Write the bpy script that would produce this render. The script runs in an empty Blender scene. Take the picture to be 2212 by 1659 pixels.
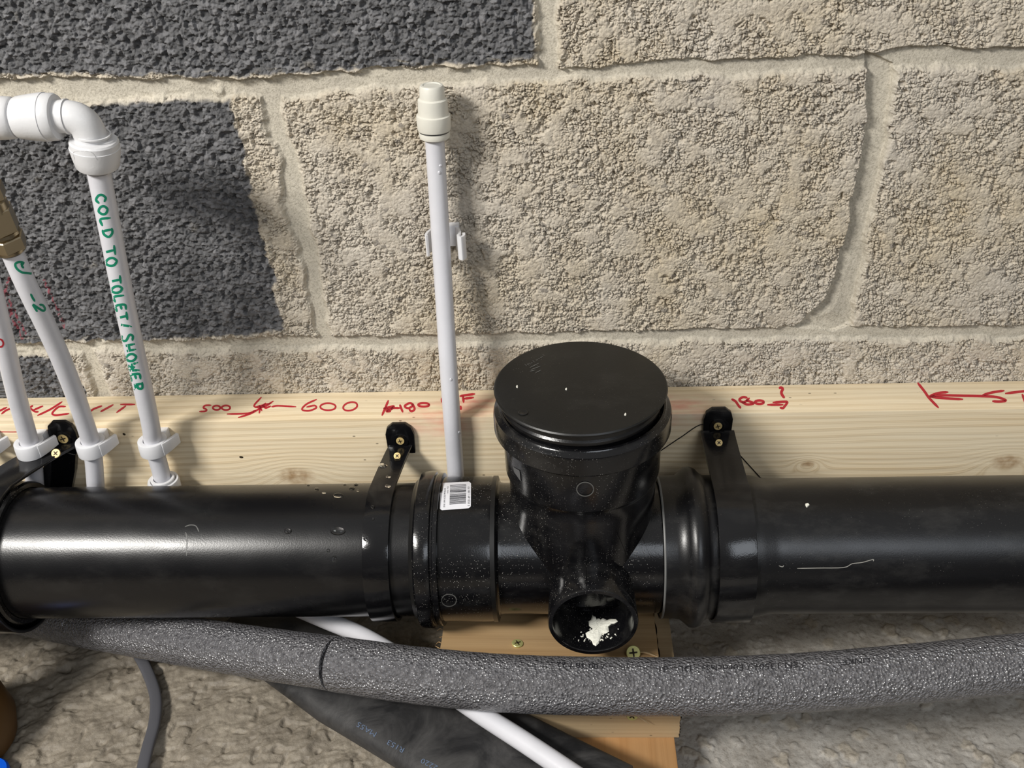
import bpy, math, random
import numpy as np
from mathutils import Vector, Matrix
from mathutils.bvhtree import BVHTree
random.seed(7)
PI = math.pi
W, H = 2212, 1659
# ------------------------------------------------------------------ camera
F_PX = 2150.0
PITCH, YAW, ROLL = 0.56701, -0.05613, -0.0474
ZJ = 0.275                                   # height of the lower bed joint above the floor
CAM = Vector((0.0, -0.74455, 0.42776 + ZJ))
def cam_axes():
    f = Vector((math.sin(YAW)*math.cos(PITCH), math.cos(YAW)*math.cos(PITCH), -math.sin(PITCH)))
    r = Vector((math.cos(YAW), -math.sin(YAW), 0))
    u = r.cross(f)
    return r*math.cos(ROLL)+u*math.sin(ROLL), u*math.cos(ROLL)-r*math.sin(ROLL), f
CR, CU, CF = cam_axes()
scene = bpy.context.scene
COL = scene.collection
cd = bpy.data.cameras.new('camera'); cam = bpy.data.objects.new('camera', cd); COL.objects.link(cam)
cam.matrix_world = Matrix(((CR.x, CU.x, -CF.x, CAM.x), (CR.y, CU.y, -CF.y, CAM.y), (CR.z, CU.z, -CF.z, CAM.z), (0, 0, 0, 1)))
cd.sensor_width = 36; cd.lens = F_PX/W*36; cd.clip_start = 0.01
scene.camera = cam
# ------------------------------------------------------------------ world, lights, exposure
wd = bpy.data.worlds.new('world'); scene.world = wd; wd.use_nodes = True
wn = wd.node_tree.nodes; wl = wd.node_tree.links
bg = wn['Background']
tcw = wn.new('ShaderNodeTexCoord'); sep = wn.new('ShaderNodeSeparateXYZ'); rmp = wn.new('ShaderNodeValToRGB')
wl.new(tcw.outputs['Generated'], sep.inputs[0]); wl.new(sep.outputs['Z'], rmp.inputs[0]); wl.new(rmp.outputs[0], bg.inputs[0])
rmp.color_ramp.elements[0].position = 0.0; rmp.color_ramp.elements[0].color = (0.10, 0.095, 0.09, 1)
_e = rmp.color_ramp.elements.new(0.35); _e.color = (0.42, 0.41, 0.40, 1)
rmp.color_ramp.elements[2].position = 0.9; rmp.color_ramp.elements[2].color = (1.0, 0.99, 0.97, 1)
bg.inputs[1].default_value = 0.42
def area_light(name, loc, target, sx, sy, power, color):
    l = bpy.data.lights.new(name, 'AREA'); l.shape = 'RECTANGLE'; l.size = sx; l.size_y = sy; l.energy = power; l.color = color
    o = bpy.data.objects.new(name, l); COL.objects.link(o); o.location = loc
    o.rotation_euler = (Vector(target)-Vector(loc)).to_track_quat('-Z', 'Y').to_euler()
    return o
area_light('ceiling_strip_light', (-1.22, -1.20, 1.34+ZJ), (-0.05, -0.05, 0.30), 0.56, 0.26, 46, (1.0, 0.97, 0.92))
area_light('far_window_light', (0.9, -2.4, 1.9), (0.1, -0.1, 0.25), 1.3, 0.9, 15, (0.86, 0.92, 1.0))
vs = scene.view_settings
vs.view_transform = 'Standard'; vs.look = 'None'; vs.gamma = 1; vs.use_curve_mapping = False; vs.exposure = 0.0
scene.display_settings.display_device = 'sRGB'

# ------------------------------------------------------------------ pixel <-> place
def ray(px, py):
    return (CF + CR*((px-W/2)/F_PX) - CU*((py-H/2)/F_PX)).normalized()
def onY(px, py, Y):
    d = ray(px, py); return CAM + d*((Y-CAM.y)/d.y)
def onZ(px, py, Z):
    d = ray(px, py); return CAM + d*((Z-CAM.z)/d.z)

# ------------------------------------------------------------------ numpy noise
def _h(i, j, s):
    n = (i.astype(np.int64)*374761393 + j.astype(np.int64)*668265263 + s*2246822519) & 0xFFFFFFFF
    n = ((n ^ (n >> 13))*1274126177) & 0xFFFFFFFF
    n = (n ^ (n >> 16)) & 0xFFFFFF
    return (n/float(0x1000000)).astype(np.float32)
def vnoise(x, y, s=0):
    i = np.floor(x); j = np.floor(y); fx = x-i; fy = y-j
    fx = fx*fx*(3-2*fx); fy = fy*fy*(3-2*fy)
    a = _h(i, j, s); b = _h(i+1, j, s); c = _h(i, j+1, s); d = _h(i+1, j+1, s)
    return (a*(1-fx)+b*fx)*(1-fy) + (c*(1-fx)+d*fx)*fy
def fbm(x, y, s=0, o=4):
    r = 0; a = 0.5; t = 0
    for k in range(o):
        r = r + a*vnoise(x*2**k, y*2**k, s+k*17); t += a; a *= 0.5
    return r/t
def worley(x, y, s=0):
    i = np.floor(x); j = np.floor(y)
    f1 = np.full(x.shape, 9.0, np.float32); f2 = f1.copy(); cid = np.zeros(x.shape, np.float32)
    for di in (-1, 0, 1):
        for dj in (-1, 0, 1):
            ci = i+di; cj = j+dj
            d = np.hypot(ci+_h(ci, cj, s)-x, cj+_h(ci, cj, s+5)-y)
            c = _h(ci, cj, s+9)
            m = d < f1
            f2 = np.where(m, f1, np.minimum(f2, d)); cid = np.where(m, c, cid); f1 = np.where(m, d, f1)
    return f1, f2, cid
def sstep(a, b, x):
    t = np.clip((x-a)/(b-a), 0, 1); return t*t*(3-2*t)
def poly_sdf(px, pz, poly):                   # negative inside
    d = np.full(px.shape, 1e9); ins = np.zeros(px.shape, bool)
    n = len(poly)
    for k in range(n):
        ax, az = poly[k]; bx, bz = poly[(k+1) % n]
        ex, ez = bx-ax, bz-az
        t = np.clip(((px-ax)*ex+(pz-az)*ez)/(ex*ex+ez*ez+1e-12), 0, 1)
        d = np.minimum(d, (px-ax-ex*t)**2+(pz-az-ez*t)**2)
        c = ((az > pz) != (bz > pz)) & (px < ex*(pz-az)/(ez+1e-12)+ax)
        ins ^= c
    d = np.sqrt(d)
    return np.where(ins, -d, d)
def line_dist(px, pz, pts):
    d = np.full(px.shape, 1e9)
    for (ax, az), (bx, bz) in zip(pts[:-1], pts[1:]):
        ex, ez = bx-ax, bz-az
        t = np.clip(((px-ax)*ex+(pz-az)*ez)/(ex*ex+ez*ez+1e-12), 0, 1)
        d = np.minimum(d, (px-ax-ex*t)**2+(pz-az-ez*t)**2)
    return np.sqrt(d)

# ------------------------------------------------------------------ materials
def new_mat(name):
    m = bpy.data.materials.new(name); m.use_nodes = True
    nt = m.node_tree; b = nt.nodes['Principled BSDF']
    return m, nt, b
class NT:
    def __init__(s, nt): s.nt = nt; s.pos = nt.nodes.new('ShaderNodeNewGeometry').outputs['Position']
    def n(s, t, **k):
        x = s.nt.nodes.new(t)
        for a, v in k.items(): setattr(x, a, v)
        return x
    def l(s, a, b): s.nt.links.new(a, b)
    def set(s, sock, v):
        if isinstance(v, (int, float, tuple, list)): sock.default_value = v
        else: s.l(v, sock)
    def mapv(s, scale=(1, 1, 1), loc=(0, 0, 0), src=None, rot=(0, 0, 0)):
        m = s.n('ShaderNodeMapping'); s.l(src or s.pos, m.inputs[0]); m.inputs['Scale'].default_value = scale
        m.inputs['Location'].default_value = loc; m.inputs['Rotation'].default_value = rot
        return m.outputs[0]
    def noise(s, scale, detail=3, vec=None, rough=0.5, dist=0.0):
        x = s.n('ShaderNodeTexNoise'); s.l(vec or s.pos, x.inputs['Vector'])
        x.inputs['Scale'].default_value = scale; x.inputs['Detail'].default_value = detail
        x.inputs['Roughness'].default_value = rough; x.inputs['Distortion'].default_value = dist
        return x.outputs['Fac']
    def voro(s, scale, feature='F1', out='Distance', vec=None, rnd=1.0):
        x = s.n('ShaderNodeTexVoronoi', feature=feature); s.l(vec or s.pos, x.inputs['Vector'])
        x.inputs['Scale'].default_value = scale; x.inputs['Randomness'].default_value = rnd
        return x.outputs[out]
    def ramp(s, fac, stops):
        r = s.n('ShaderNodeValToRGB'); s.l(fac, r.inputs[0]); e = r.color_ramp.elements
        while len(e) < len(stops): e.new(0.5)
        for k, (p, c) in enumerate(stops):
            e[k].position = p; e[k].color = (c, c, c, 1) if isinstance(c, (int, float)) else (*c, 1)
        return r.outputs[0]
    def mix(s, fac, a, b, mode='MIX'):
        m = s.n('ShaderNodeMix', data_type='RGBA', blend_type=mode)
        s.set(m.inputs[0], fac)
        for i, v in ((6, a), (7, b)):
            if isinstance(v, tuple): v = (*v[:3], 1)
            s.set(m.inputs[i], v)
        return m.outputs[2]
    def math(s, op, a, b=0.0, clamp=False):
        m = s.n('ShaderNodeMath', operation=op, use_clamp=clamp); s.set(m.inputs[0], a); s.set(m.inputs[1], b); return m.outputs[0]
    def bump(s, h, strength, dist, normal=None):
        b = s.n('ShaderNodeBump'); s.l(h, b.inputs['Height']); b.inputs['Strength'].default_value = strength
        b.inputs['Distance'].default_value = dist
        if normal: s.l(normal, b.inputs['Normal'])
        return b.outputs[0]
def plain(name, col, rough=0.5, metal=0.0, spec=0.5, bump=None, sss=0):
    m, nt, b = new_mat(name)
    b.inputs['Base Color'].default_value = (*col, 1); b.inputs['Roughness'].default_value = rough
    b.inputs['Metallic'].default_value = metal; b.inputs['Specular IOR Level'].default_value = spec
    if sss:
        b.inputs['Subsurface Weight'].default_value = sss; b.inputs['Subsurface Radius'].default_value = (0.004, 0.004, 0.004)
        b.inputs['Subsurface Scale'].default_value = 1.0
    t = NT(nt)
    if bump: t.l(t.bump(t.noise(bump[0], 4), 1.0, bump[1]), b.inputs['Normal'])
    v = t.noise(60, 3)
    t.l(t.mix(t.ramp(v, [(0.3, 0.0), (0.8, 0.25)]), tuple(col), tuple(c*0.75 for c in col)), b.inputs['Base Color'])
    return m
def black_plastic(name, rough=0.2, dust=0.5, dull=0.0, base=(0.0040, 0.0040, 0.0048)):
    m, nt, b = new_mat(name); t = NT(nt)
    # specks of dust: tiny points, patchy
    v = t.voro(760)
    pts = t.ramp(v, [(0.10, 1.0), (0.22, 0.0)])
    pick = t.ramp(t.voro(760, out='Color'), [(0.86-0.36*dust, 0.0), (0.90-0.36*dust, 1.0)])
    patch = t.ramp(t.noise(20, 5), [(0.44, 0.0), (0.66, 1.0)])
    patch = t.math('ADD', patch, 0.06, True)
    sp = t.math('MULTIPLY', t.math('MULTIPLY', pts, pick), patch)
    sp = t.math('MULTIPLY', sp, dust, True)
    smear = t.math('MULTIPLY', t.ramp(t.noise(35, 6, t.mapv((0.5, 1, 1)), 0.7), [(0.5, 0.0), (0.85, 1.0)]), 0.04+0.05*dust+dull, True)
    c = t.mix(smear, base, (0.28, 0.27, 0.25))
    c = t.mix(sp, c, (0.50, 0.48, 0.44))
    t.l(c, b.inputs['Base Color'])
    rr = t.math('ADD', t.math('MULTIPLY', t.noise(25, 5), 0.16), rough-0.06)
    rr = t.math('ADD', rr, t.math('MULTIPLY', sp, 0.6), True)
    t.l(rr, b.inputs['Roughness'])
    b.inputs['Specular IOR Level'].default_value = 0.5
    n1 = t.bump(t.noise(9, 2), 0.25, 0.004)
    t.l(t.bump(t.noise(900, 2), 0.12, 0.0004, n1), b.inputs['Normal'])
    return m
def wood(name, base=(0.62, 0.46, 0.25), dark=(0.36, 0.23, 0.10), axis=0, knots=(), ring=130, rough=0.55, contrast=0.8, stains=()):
    m, nt, b = new_mat(name); t = NT(nt)
    sc = [60.0, 60.0, 60.0]
    sp = t.n('ShaderNodeSeparateXYZ'); t.l(t.pos, sp.inputs[0])
    ax = {0: sp.outputs[0], 1: sp.outputs[1], 2: sp.outputs[2]}
    across = t.math('ADD', ax[2] if axis != 2 else ax[0], t.math('MULTIPLY', ax[1] if axis != 1 else ax[0], 0.8))
    warp = t.noise(2.2, 3, t.mapv((0.7, 4, 4) if axis == 0 else (4, 0.7, 4) if axis == 1 else (4, 4, 0.7)))
    across = t.math('ADD', across, t.math('MULTIPLY', warp, 0.05))
    kn = None
    for (kx, kz, kr) in knots:                # rings bulge round each knot
        dx = t.math('SUBTRACT', ax[0], kx); dz = t.math('SUBTRACT', ax[2], kz)
        dd = t.math('ADD', t.math('MULTIPLY', t.math('MULTIPLY', dx, dx), 0.35/(kr*kr)), t.math('MULTIPLY', t.math('MULTIPLY', dz, dz), 1.0/(kr*kr)))
        g = t.math('POWER', 2.718, t.math('MULTIPLY', dd, -0.35))
        across = t.math('ADD', across, t.math('MULTIPLY', g, -0.02))
        kk = t.ramp(dd, [(0.0, 1.0), (0.5, 0.55), (1.0, 0.0)])
        kn = kk if kn is None else t.math('MAXIMUM', kn, kk)
    s = t.math('SINE', t.math('MULTIPLY', across, ring*2*PI))
    s2 = t.noise(1.0, 2, t.mapv((6, 420, 420) if axis == 0 else (420, 6, 420) if axis == 1 else (420, 420, 6)))
    g1 = t.ramp(t.math('ADD', t.math('MULTIPLY', s, 0.5), 0.5), [(0.45, 0.0), (0.92, 1.0), (1.0, 0.55)])
    big = t.noise(1.0, 3, t.mapv((5, 40, 40) if axis == 0 else (40, 5, 40) if axis == 1 else (40, 40, 5)))
    g1 = t.math('MULTIPLY', g1, t.ramp(big, [(0.3, 0.25), (0.7, 1.0)]))
    fac = t.math('ADD', t.math('MULTIPLY', g1, 0.42*contrast), t.math('MULTIPLY', t.ramp(s2, [(0.45, 0.0), (0.75, 1.0)]), 0.22*contrast), True)
    c = t.mix(fac, base, dark)
    c = t.mix(t.ramp(big, [(0.35, 0.0), (0.8, 0.35)]), c, (base[0]*1.1, base[1]*0.95, base[2]*0.75))
    if kn is not None:
        c = t.mix(t.math('MULTIPLY', kn, t.ramp(t.noise(160, 3), [(0.3, 0.3), (0.7, 0.9)])), c, (0.30, 0.16, 0.06))
    dots = t.math('MULTIPLY', t.ramp(t.voro(110, vec=t.mapv((0.5, 1, 1))), [(0.05, 1.0), (0.09, 0.0)]), t.ramp(t.noise(12, 2), [(0.55, 0.0), (0.62, 0.8)]))
    c = t.mix(dots, c, (0.10, 0.08, 0.05))
    for (sx, sy, sz, r) in stains:            # smudged marker pigment
        d = t.n('ShaderNodeVectorMath', operation='DISTANCE'); t.l(t.mapv((0.6, 1, 1), src=t.pos), d.inputs[0]); d.inputs[1].default_value = (sx*0.6, sy, sz)
        q = t.ramp(t.math('DIVIDE', d.outputs['Value'], r), [(0.0, 1.0), (1.0, 0.0)])
        q = t.math('MULTIPLY', q, t.ramp(t.noise(120, 3, t.mapv((0.4, 1, 1))), [(0.35, 0.0), (0.75, 0.75)]))
        c = t.mix(q, c, (0.72, 0.10, 0.10))
    t.l(c, b.inputs['Base Color'])
    b.inputs['Roughness'].default_value = rough; b.inputs['Specular IOR Level'].default_value = 0.3
    t.l(t.bump(t.math('ADD', s2, t.math('MULTIPLY', g1, 0.6)), 0.35, 0.0006), b.inputs['Normal'])
    return m
MAT = {}
MAT['pipe'] = black_plastic('gloss_black_pipe', 0.25, 0.10)
MAT['tee'] = black_plastic('dusty_black_fitting', 0.15, 1.0)
MAT['right'] = black_plastic('dull_black_pipe', 0.31, 0.35, 0.05)
MAT['lid'] = black_plastic('matt_black_lid', 0.40, 0.35, 0.0, (0.006, 0.006, 0.0055))
MAT['strap'] = black_plastic('black_bracket_plastic', 0.12, 0.12)
MAT['rubber'] = plain('black_rubber', (0.008, 0.008, 0.008), 0.35)
MAT['white'] = plain('white_barrier_pipe', (0.69, 0.69, 0.73), 0.33, bump=(300, 0.0001))
MAT['white_matt'] = plain('white_fitting_plastic', (0.71, 0.71, 0.72), 0.42, bump=(500, 0.0001))
MAT['cream'] = plain('cream_plastic', (0.73, 0.71, 0.63), 0.45, bump=(400, 0.0001))
MAT['nylon'] = plain('translucent_white_nylon', (0.76, 0.76, 0.78), 0.4, sss=0.35)
MAT['green'] = plain('green_marker', (0.0, 0.235, 0.13), 0.5)
MAT['red'] = plain('red_marker', (0.50, 0.022, 0.035), 0.5)
MAT['ink'] = plain('black_print', (0.012, 0.012, 0.016), 0.5)
MAT['bluetext'] = plain('faded_blue_print', (0.10, 0.14, 0.22), 0.6)
MAT['brassy'] = plain('yellow_passivated_screw', (0.66, 0.50, 0.22), 0.5, 0.3)
MAT['greenscrew'] = plain('green_yellow_screw', (0.66, 0.64, 0.26), 0.35, 0.45)
MAT['recess'] = plain('dark_recess', (0.05, 0.035, 0.018), 0.6, 0.3)
MAT['brass'] = plain('nickel_brass', (0.42, 0.35, 0.24), 0.3, 1.0)
MAT['putty'] = plain('white_putty', (0.85, 0.84, 0.74), 0.8, bump=(500, 0.0008))
MAT['sticker'] = plain('white_sticker', (0.82, 0.82, 0.86), 0.3)
MAT['cable'] = plain('grey_cable_sheath', (0.085, 0.085, 0.095), 0.45)
MAT['ochre'] = plain('ochre_plastic', (0.10, 0.045, 0.007), 0.5)
MAT['blue'] = plain('blue_plastic', (0.0, 0.09, 0.62), 0.4)
MAT['dustline'] = plain('dusty_raised_edge', (0.10, 0.10, 0.095), 0.5)
# foam insulation
def foam():
    m, nt, b = new_mat('grey_foam_insulation'); t = NT(nt)
    v = t.voro(520, 'F1'); n = t.noise(300, 3)
    c = t.mix(t.ramp(n, [(0.35, 0.0), (0.7, 1.0)]), (0.090, 0.088, 0.095), (0.19, 0.187, 0.197))
    t.l(c, b.inputs['Base Color']); b.inputs['Roughness'].default_value = 0.2; b.inputs['Specular IOR Level'].default_value = 0.9
    n1 = t.bump(t.noise(45, 3), 0.4, 0.002)
    t.l(t.bump(t.math('ADD', v, t.math('MULTIPLY', n, 0.7)), 1.0, 0.0017, n1), b.inputs['Normal'])
    return m
MAT['foam'] = foam()
def hose_mat():
    m, nt, b = new_mat('scuffed_black_hose'); t = NT(nt)
    n = t.noise(22, 6, rough=0.65, dist=1.0)
    t.l(t.mix(t.ramp(n, [(0.35, 0.0), (0.85, 1.0)]), (0.014, 0.014, 0.015), (0.095, 0.092, 0.09)), b.inputs['Base Color'])
    b.inputs['Roughness'].default_value = 0.55
    t.l(t.bump(n, 0.5, 0.002), b.inputs['Normal'])
    return m
MAT['hose'] = hose_mat()
def water():
    m, nt, b = new_mat('clear_water')
    b.inputs['Base Color'].default_value = (1, 1, 1, 1); b.inputs['Roughness'].default_value = 0.0
    b.inputs['Transmission Weight'].default_value = 1.0; b.inputs['IOR'].default_value = 1.33
    return m
MAT['water'] = water()

# ------------------------------------------------------------------ objects
CUR = {}
def tag(o, label=None, cat=None, group=None, kind=None):
    if label: o['label'] = label
    if cat: o['category'] = cat
    if group: o['group'] = group
    if kind: o['kind'] = kind
    return o
def thing(name, label, cat, loc, group=None):
    o = bpy.data.objects.new(name, None); COL.objects.link(o); o.location = loc; o.empty_display_size = 0.01
    return tag(o, label, cat, group)
def world_loc(o):
    v = Vector(o.location)
    while o.parent: o = o.parent; v += Vector(o.location)
    return v
def obj(name, vf, mat, parent=None, smooth=True, origin=None, bevel=0, angle=35):
    """link world-space vertices and faces as ONE mesh object (its origin at its parent's base or at its own)"""
    verts, faces = vf
    vs_ = [Vector(v) for v in verts]
    if parent is not None: o0 = world_loc(parent)
    elif origin is not None: o0 = Vector(origin)
    else:
        o0 = Vector((sum(v.x for v in vs_)/len(vs_), sum(v.y for v in vs_)/len(vs_), min(v.z for v in vs_)))
    me = bpy.data.meshes.new(name); me.from_pydata([tuple(v-o0) for v in vs_], [], faces); me.update()
    me.materials.append(mat)
    import bmesh
    bm = bmesh.new(); bm.from_mesh(me); bmesh.ops.recalc_face_normals(bm, faces=bm.faces)
    if bevel:
        bmesh.ops.bevel(bm, geom=[e for e in bm.edges if len(e.link_faces) == 2 and e.calc_face_angle(0) > 0.6], offset=bevel, segments=2, affect='EDGES', profile=0.6)
    bm.to_mesh(me); bm.free()
    if smooth:
        me.polygons.foreach_set('use_smooth', [True]*len(me.polygons))
        try: me.set_sharp_from_angle(angle=math.radians(angle))
        except Exception: pass
    o = bpy.data.objects.new(name, me); COL.objects.link(o)
    if parent is not None: o.parent = parent; o.location = (0, 0, 0)
    else: o.location = o0
    return o
def join(*vfs):
    V = []; Fc = []
    for v, f in vfs:
        n = len(V); V += [Vector(x) for x in v]; Fc += [tuple(i+n for i in q) for q in f]
    return V, Fc
def frame(axis, up=None):
    a = Vector(axis).normalized(); up = Vector(up) if up else (Vector((0, 0, 1)) if abs(a.z) < 0.9 else Vector((0, 1, 0)))
    x = up.cross(a).normalized(); y = a.cross(x).normalized()
    return x, y, a
def lathe(profile, base, axis, segs=96, closed=False, up=None, a0=0, a1=2*PI, hexa=False):
    """profile = [(distance along the axis, radius)]"""
    x, y, a = frame(axis, up); base = Vector(base); V = []; Fc = []
    full = abs(a1-a0-2*PI) < 1e-6; n = segs if full else segs+1
    for (h, r) in profile:
        for k in range(n):
            t = a0+(a1-a0)*k/segs
            V.append(base+a*h+x*(r*math.cos(t))+y*(r*math.sin(t)))
    m = len(profile); rows = range(m) if closed else range(m-1)
    for i in rows:
        j = (i+1) % m
        for k in range(segs):
            k2 = (k+1) % n
            Fc.append((i*n+k, i*n+k2, j*n+k2, j*n+k))
    if not closed and full:
        if profile[0][1] > 1e-6: Fc.append(tuple(range(n))[::-1])
        if profile[-1][1] > 1e-6: Fc.append(tuple((m-1)*n+k for k in range(n)))
    if closed and not full:
        Fc.append(tuple(i*n for i in range(m))); Fc.append(tuple(i*n+n-1 for i in range(m))[::-1])
    return V, Fc
def catmull(pts, n=6):
    P = [Vector(p) for p in pts]; out = []
    if len(P) < 3:
        return [P[0].lerp(P[1], k/n) for k in range(n+1)]
    Q = [P[0]*2-P[1]]+P+[P[-1]*2-P[-2]]
    for i in range(1, len(Q)-2):
        for k in range(n):
            t = k/n
            out.append(0.5*((2*Q[i])+(-Q[i-1]+Q[i+1])*t+(2*Q[i-1]-5*Q[i]+4*Q[i+1]-Q[i+2])*t*t+(-Q[i-1]+3*Q[i]-3*Q[i+1]+Q[i+2])*t**3))
    out.append(P[-1]); return out
def tube(path, r, segs=24, inner=0, sx=1.0, sy=1.0, up=None):
    """sweep of an ellipse r*sx by r*sy; r may be a list; inner > 0 makes it an open-ended pipe"""
    P = [Vector(p) for p in path]; R = r if isinstance(r, (list, tuple)) else [r]*len(P)
    V = []; Fc = []; x = None
    rings = []
    for i, p in enumerate(P):
        d = (P[min(i+1, len(P)-1)]-P[max(i-1, 0)]).normalized()
        if x is None:
            x, y, _ = frame(d, up)
        else:
            x = (x-d*x.dot(d)).normalized(); y = d.cross(x).normalized()
        rings.append((p, x.copy(), y.copy(), R[i]))
    def sheet(dr):
        n0 = len(V)
        for (p, x_, y_, rr) in rings:
            for k in range(segs):
                t = 2*PI*k/segs; V.append(p+x_*((rr+dr)*sx*math.cos(t))+y_*((rr+dr)*sy*math.sin(t)))
        return n0
    a = sheet(0); m = len(P)
    for i in range(m-1):
        for k in range(segs):
            k2 = (k+1) % segs; Fc.append((a+i*segs+k, a+i*segs+k2, a+(i+1)*segs+k2, a+(i+1)*segs+k))
    if inner:
        b = sheet(inner-R[0])
        for i in range(m-1):
            for k in range(segs):
                k2 = (k+1) % segs; Fc.append((b+i*segs+k2, b+i*segs+k, b+(i+1)*segs+k, b+(i+1)*segs+k2))
        for e in (0, m-1):
            for k in range(segs):
                k2 = (k+1) % segs; Fc.append((a+e*segs+k, a+e*segs+k2, b+e*segs+k2, b+e*segs+k))
    else:
        Fc.append(tuple(a+k for k in range(segs))[::-1]); Fc.append(tuple(a+(m-1)*segs+k for k in range(segs)))
    return V, Fc
def box(x0, x1, y0, y1, z0, z1):
    V = [(x, y, z) for x in (x0, x1) for y in (y0, y1) for z in (z0, z1)]
    return V, [(0, 1, 3, 2), (4, 6, 7, 5), (0, 4, 5, 1), (2, 3, 7, 6), (0, 2, 6, 4), (1, 5, 7, 3)]
def band(profile, th, x0, x1, closed=False):
    """strap of a given thickness: profile in (Y, Z), extruded from x0(i) to x1(i)"""
    P = [Vector((0, p[0], p[1])) for p in profile]; n = len(P); out = []
    for i in range(n):
        d = (P[min(i+1, n-1)]-P[max(i-1, 0)]).normalized(); out.append(Vector((0, -d.z, d.y)))
    V = []; Fc = []
    for i in range(n):
        a = x0(i/(n-1)) if callable(x0) else x0; b = x1(i/(n-1)) if callable(x1) else x1
        for q in (P[i]-out[i]*th/2, P[i]+out[i]*th/2):
            V += [Vector((a, q.y, q.z)), Vector((b, q.y, q.z))]
    for i in range(n-1):
        s = i*4; e = s+4
        Fc += [(s, s+1, e+1, e), (s+2, e+2, e+3, s+3), (s, e, e+2, s+2), (s+1, s+3, e+3, e+1)]
    Fc += [(0, 2, 3, 1), ((n-1)*4, (n-1)*4+1, (n-1)*4+3, (n-1)*4+2)]
    return V, Fc
# ---- things laid onto a surface: writing, stickers
def bvh(*vfs):
    V, Fc = join(*vfs); return BVHTree.FromPolygons([tuple(v) for v in V], Fc)
def hit(b, px, py, off):
    if callable(b):
        p = b(px, py); d = ray(px, py); return p-d*off
    loc, nor, _, _ = b.ray_cast(CAM, ray(px, py))
    if loc is None:                            # just past the silhouette: nearest point of the surface
        loc, nor, _, _ = b.find_nearest(CAM+ray(px, py)*0.87, 0.04)
        if loc is None: return None
        return loc+nor*off
    if nor.dot(ray(px, py)) > 0: nor = -nor
    return loc+nor*off
def strokes(surf, lines, wpx, off=0.0002, cols=3, smooth=4):
    V = []; Fc = []
    for ln in lines:
        if len(ln) < 2: continue
        w = wpx
        pts = catmull([(p[0], p[1], 0) for p in ln], smooth)
        n = len(pts); rows = []
        for i, p in enumerate(pts):
            d = (pts[min(i+1, n-1)]-pts[max(i-1, 0)])
            if d.length < 1e-6: d = Vector((1, 0, 0))
            d.normalize(); nn = Vector((-d.y, d.x, 0))
            ww = w*(0.5 if i in (0, n-1) else 1.0)
            ex = -d*w*0.25 if i == 0 else d*w*0.25 if i == n-1 else Vector()
            row = []
            for c in range(cols):
                q = p+ex+nn*(ww*(c/(cols-1)-0.5)); h = hit(surf, q.x, q.y, off)
                row.append(h)
            rows.append(row)
        idx = [[None]*cols for _ in rows]
        for i, row in enumerate(rows):
            for c, h in enumerate(row):
                if h is not None: idx[i][c] = len(V); V.append(h)
        for i in range(n-1):
            for c in range(cols-1):
                q = (idx[i][c], idx[i][c+1], idx[i+1][c+1], idx[i+1][c])
                if None not in q: Fc.append(q)
    return V, Fc
def loop(cx, cy, rx, ry, n=10, rot=0.0):
    return [(cx+rx*math.cos(2*PI*k/n)*math.cos(rot)-ry*math.sin(2*PI*k/n)*math.sin(rot), cy+rx*math.cos(2*PI*k/n)*math.sin(rot)+ry*math.sin(2*PI*k/n)*math.cos(rot)) for k in range(n+1)]
def Z(lines, ox, oy, s):                       # enlarged tracing -> photograph frame
    return [[(ox+x/s, oy+y/s) for x, y in ln] for ln in lines]
GLY = {'C': [[(.85, .8), (.5, 1), (.1, .7), (.1, .3), (.5, 0), (.9, .2)]], 'O': [[(.5, 1), (.1, .7), (.1, .3), (.5, 0), (.9, .3), (.9, .7), (.5, 1)]],
       'L': [[(.2, 1), (.15, .05), (.85, .1)]], 'D': [[(.2, 1), (.2, 0)], [(.1, .98), (.6, .95), (.95, .5), (.6, .08), (.1, 0)]], 'T': [[(0, 1), (1, .95)], [(.5, 1), (.55, 0)]],
       'E': [[(.85, 1), (.2, .95), (.15, .05), (.9, .05)], [(.2, .52), (.7, .55)]], '/': [[(.1, -.1), (.8, 1.1)]], 'S': [[(.9, .9), (.4, 1), (.15, .75), (.8, .35), (.6, 0), (.1, .1)]],
       'H': [[(.15, 1), (.15, 0)], [(.85, 1), (.85, 0)], [(.15, .5), (.85, .5)]], 'W': [[(0, 1), (.25, 0), (.5, .6), (.75, 0), (1, 1)]],
       'R': [[(.2, 0), (.2, 1)], [(.1, 1), (.8, .9), (.7, .55), (.25, .5), (.95, 0)]]}
def glyphs(text, start, d, size, adv, seed=1):
    """handwriting along direction d (pixels), letter tops to the left of d turned by -90 degrees"""
    rnd = random.Random(seed); out = []; d = Vector((d[0], d[1])).normalized(); up = Vector((d.y, -d.x))
    p = Vector(start)
    for ch in text:
        if ch != ' ':
            s = size*rnd.uniform(0.85, 1.1); w = adv*0.78
            for ln in GLY[ch]:
                out.append([tuple(p+d*(u*w)+up*((v-0.5)*s)) for u, v in ln])
        p = p+d*(adv if ch != ' ' else adv*0.7)
    return out
def text_mesh(txt, size):
    cu = bpy.data.curves.new('t', 'FONT'); cu.body = txt; cu.size = size; cu.resolution_u = 2
    o = bpy.data.objects.new('t', cu); COL.objects.link(o)
    dg = bpy.context.evaluated_depsgraph_get(); me = bpy.data.meshes.new_from_object(o.evaluated_get(dg))
    V = [(v.co.x, v.co.y) for v in me.vertices]; Fc = [tuple(p.vertices) for p in me.polygons]
    bpy.data.objects.remove(o); bpy.data.curves.remove(cu); bpy.data.meshes.remove(me)
    return V, Fc
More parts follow.
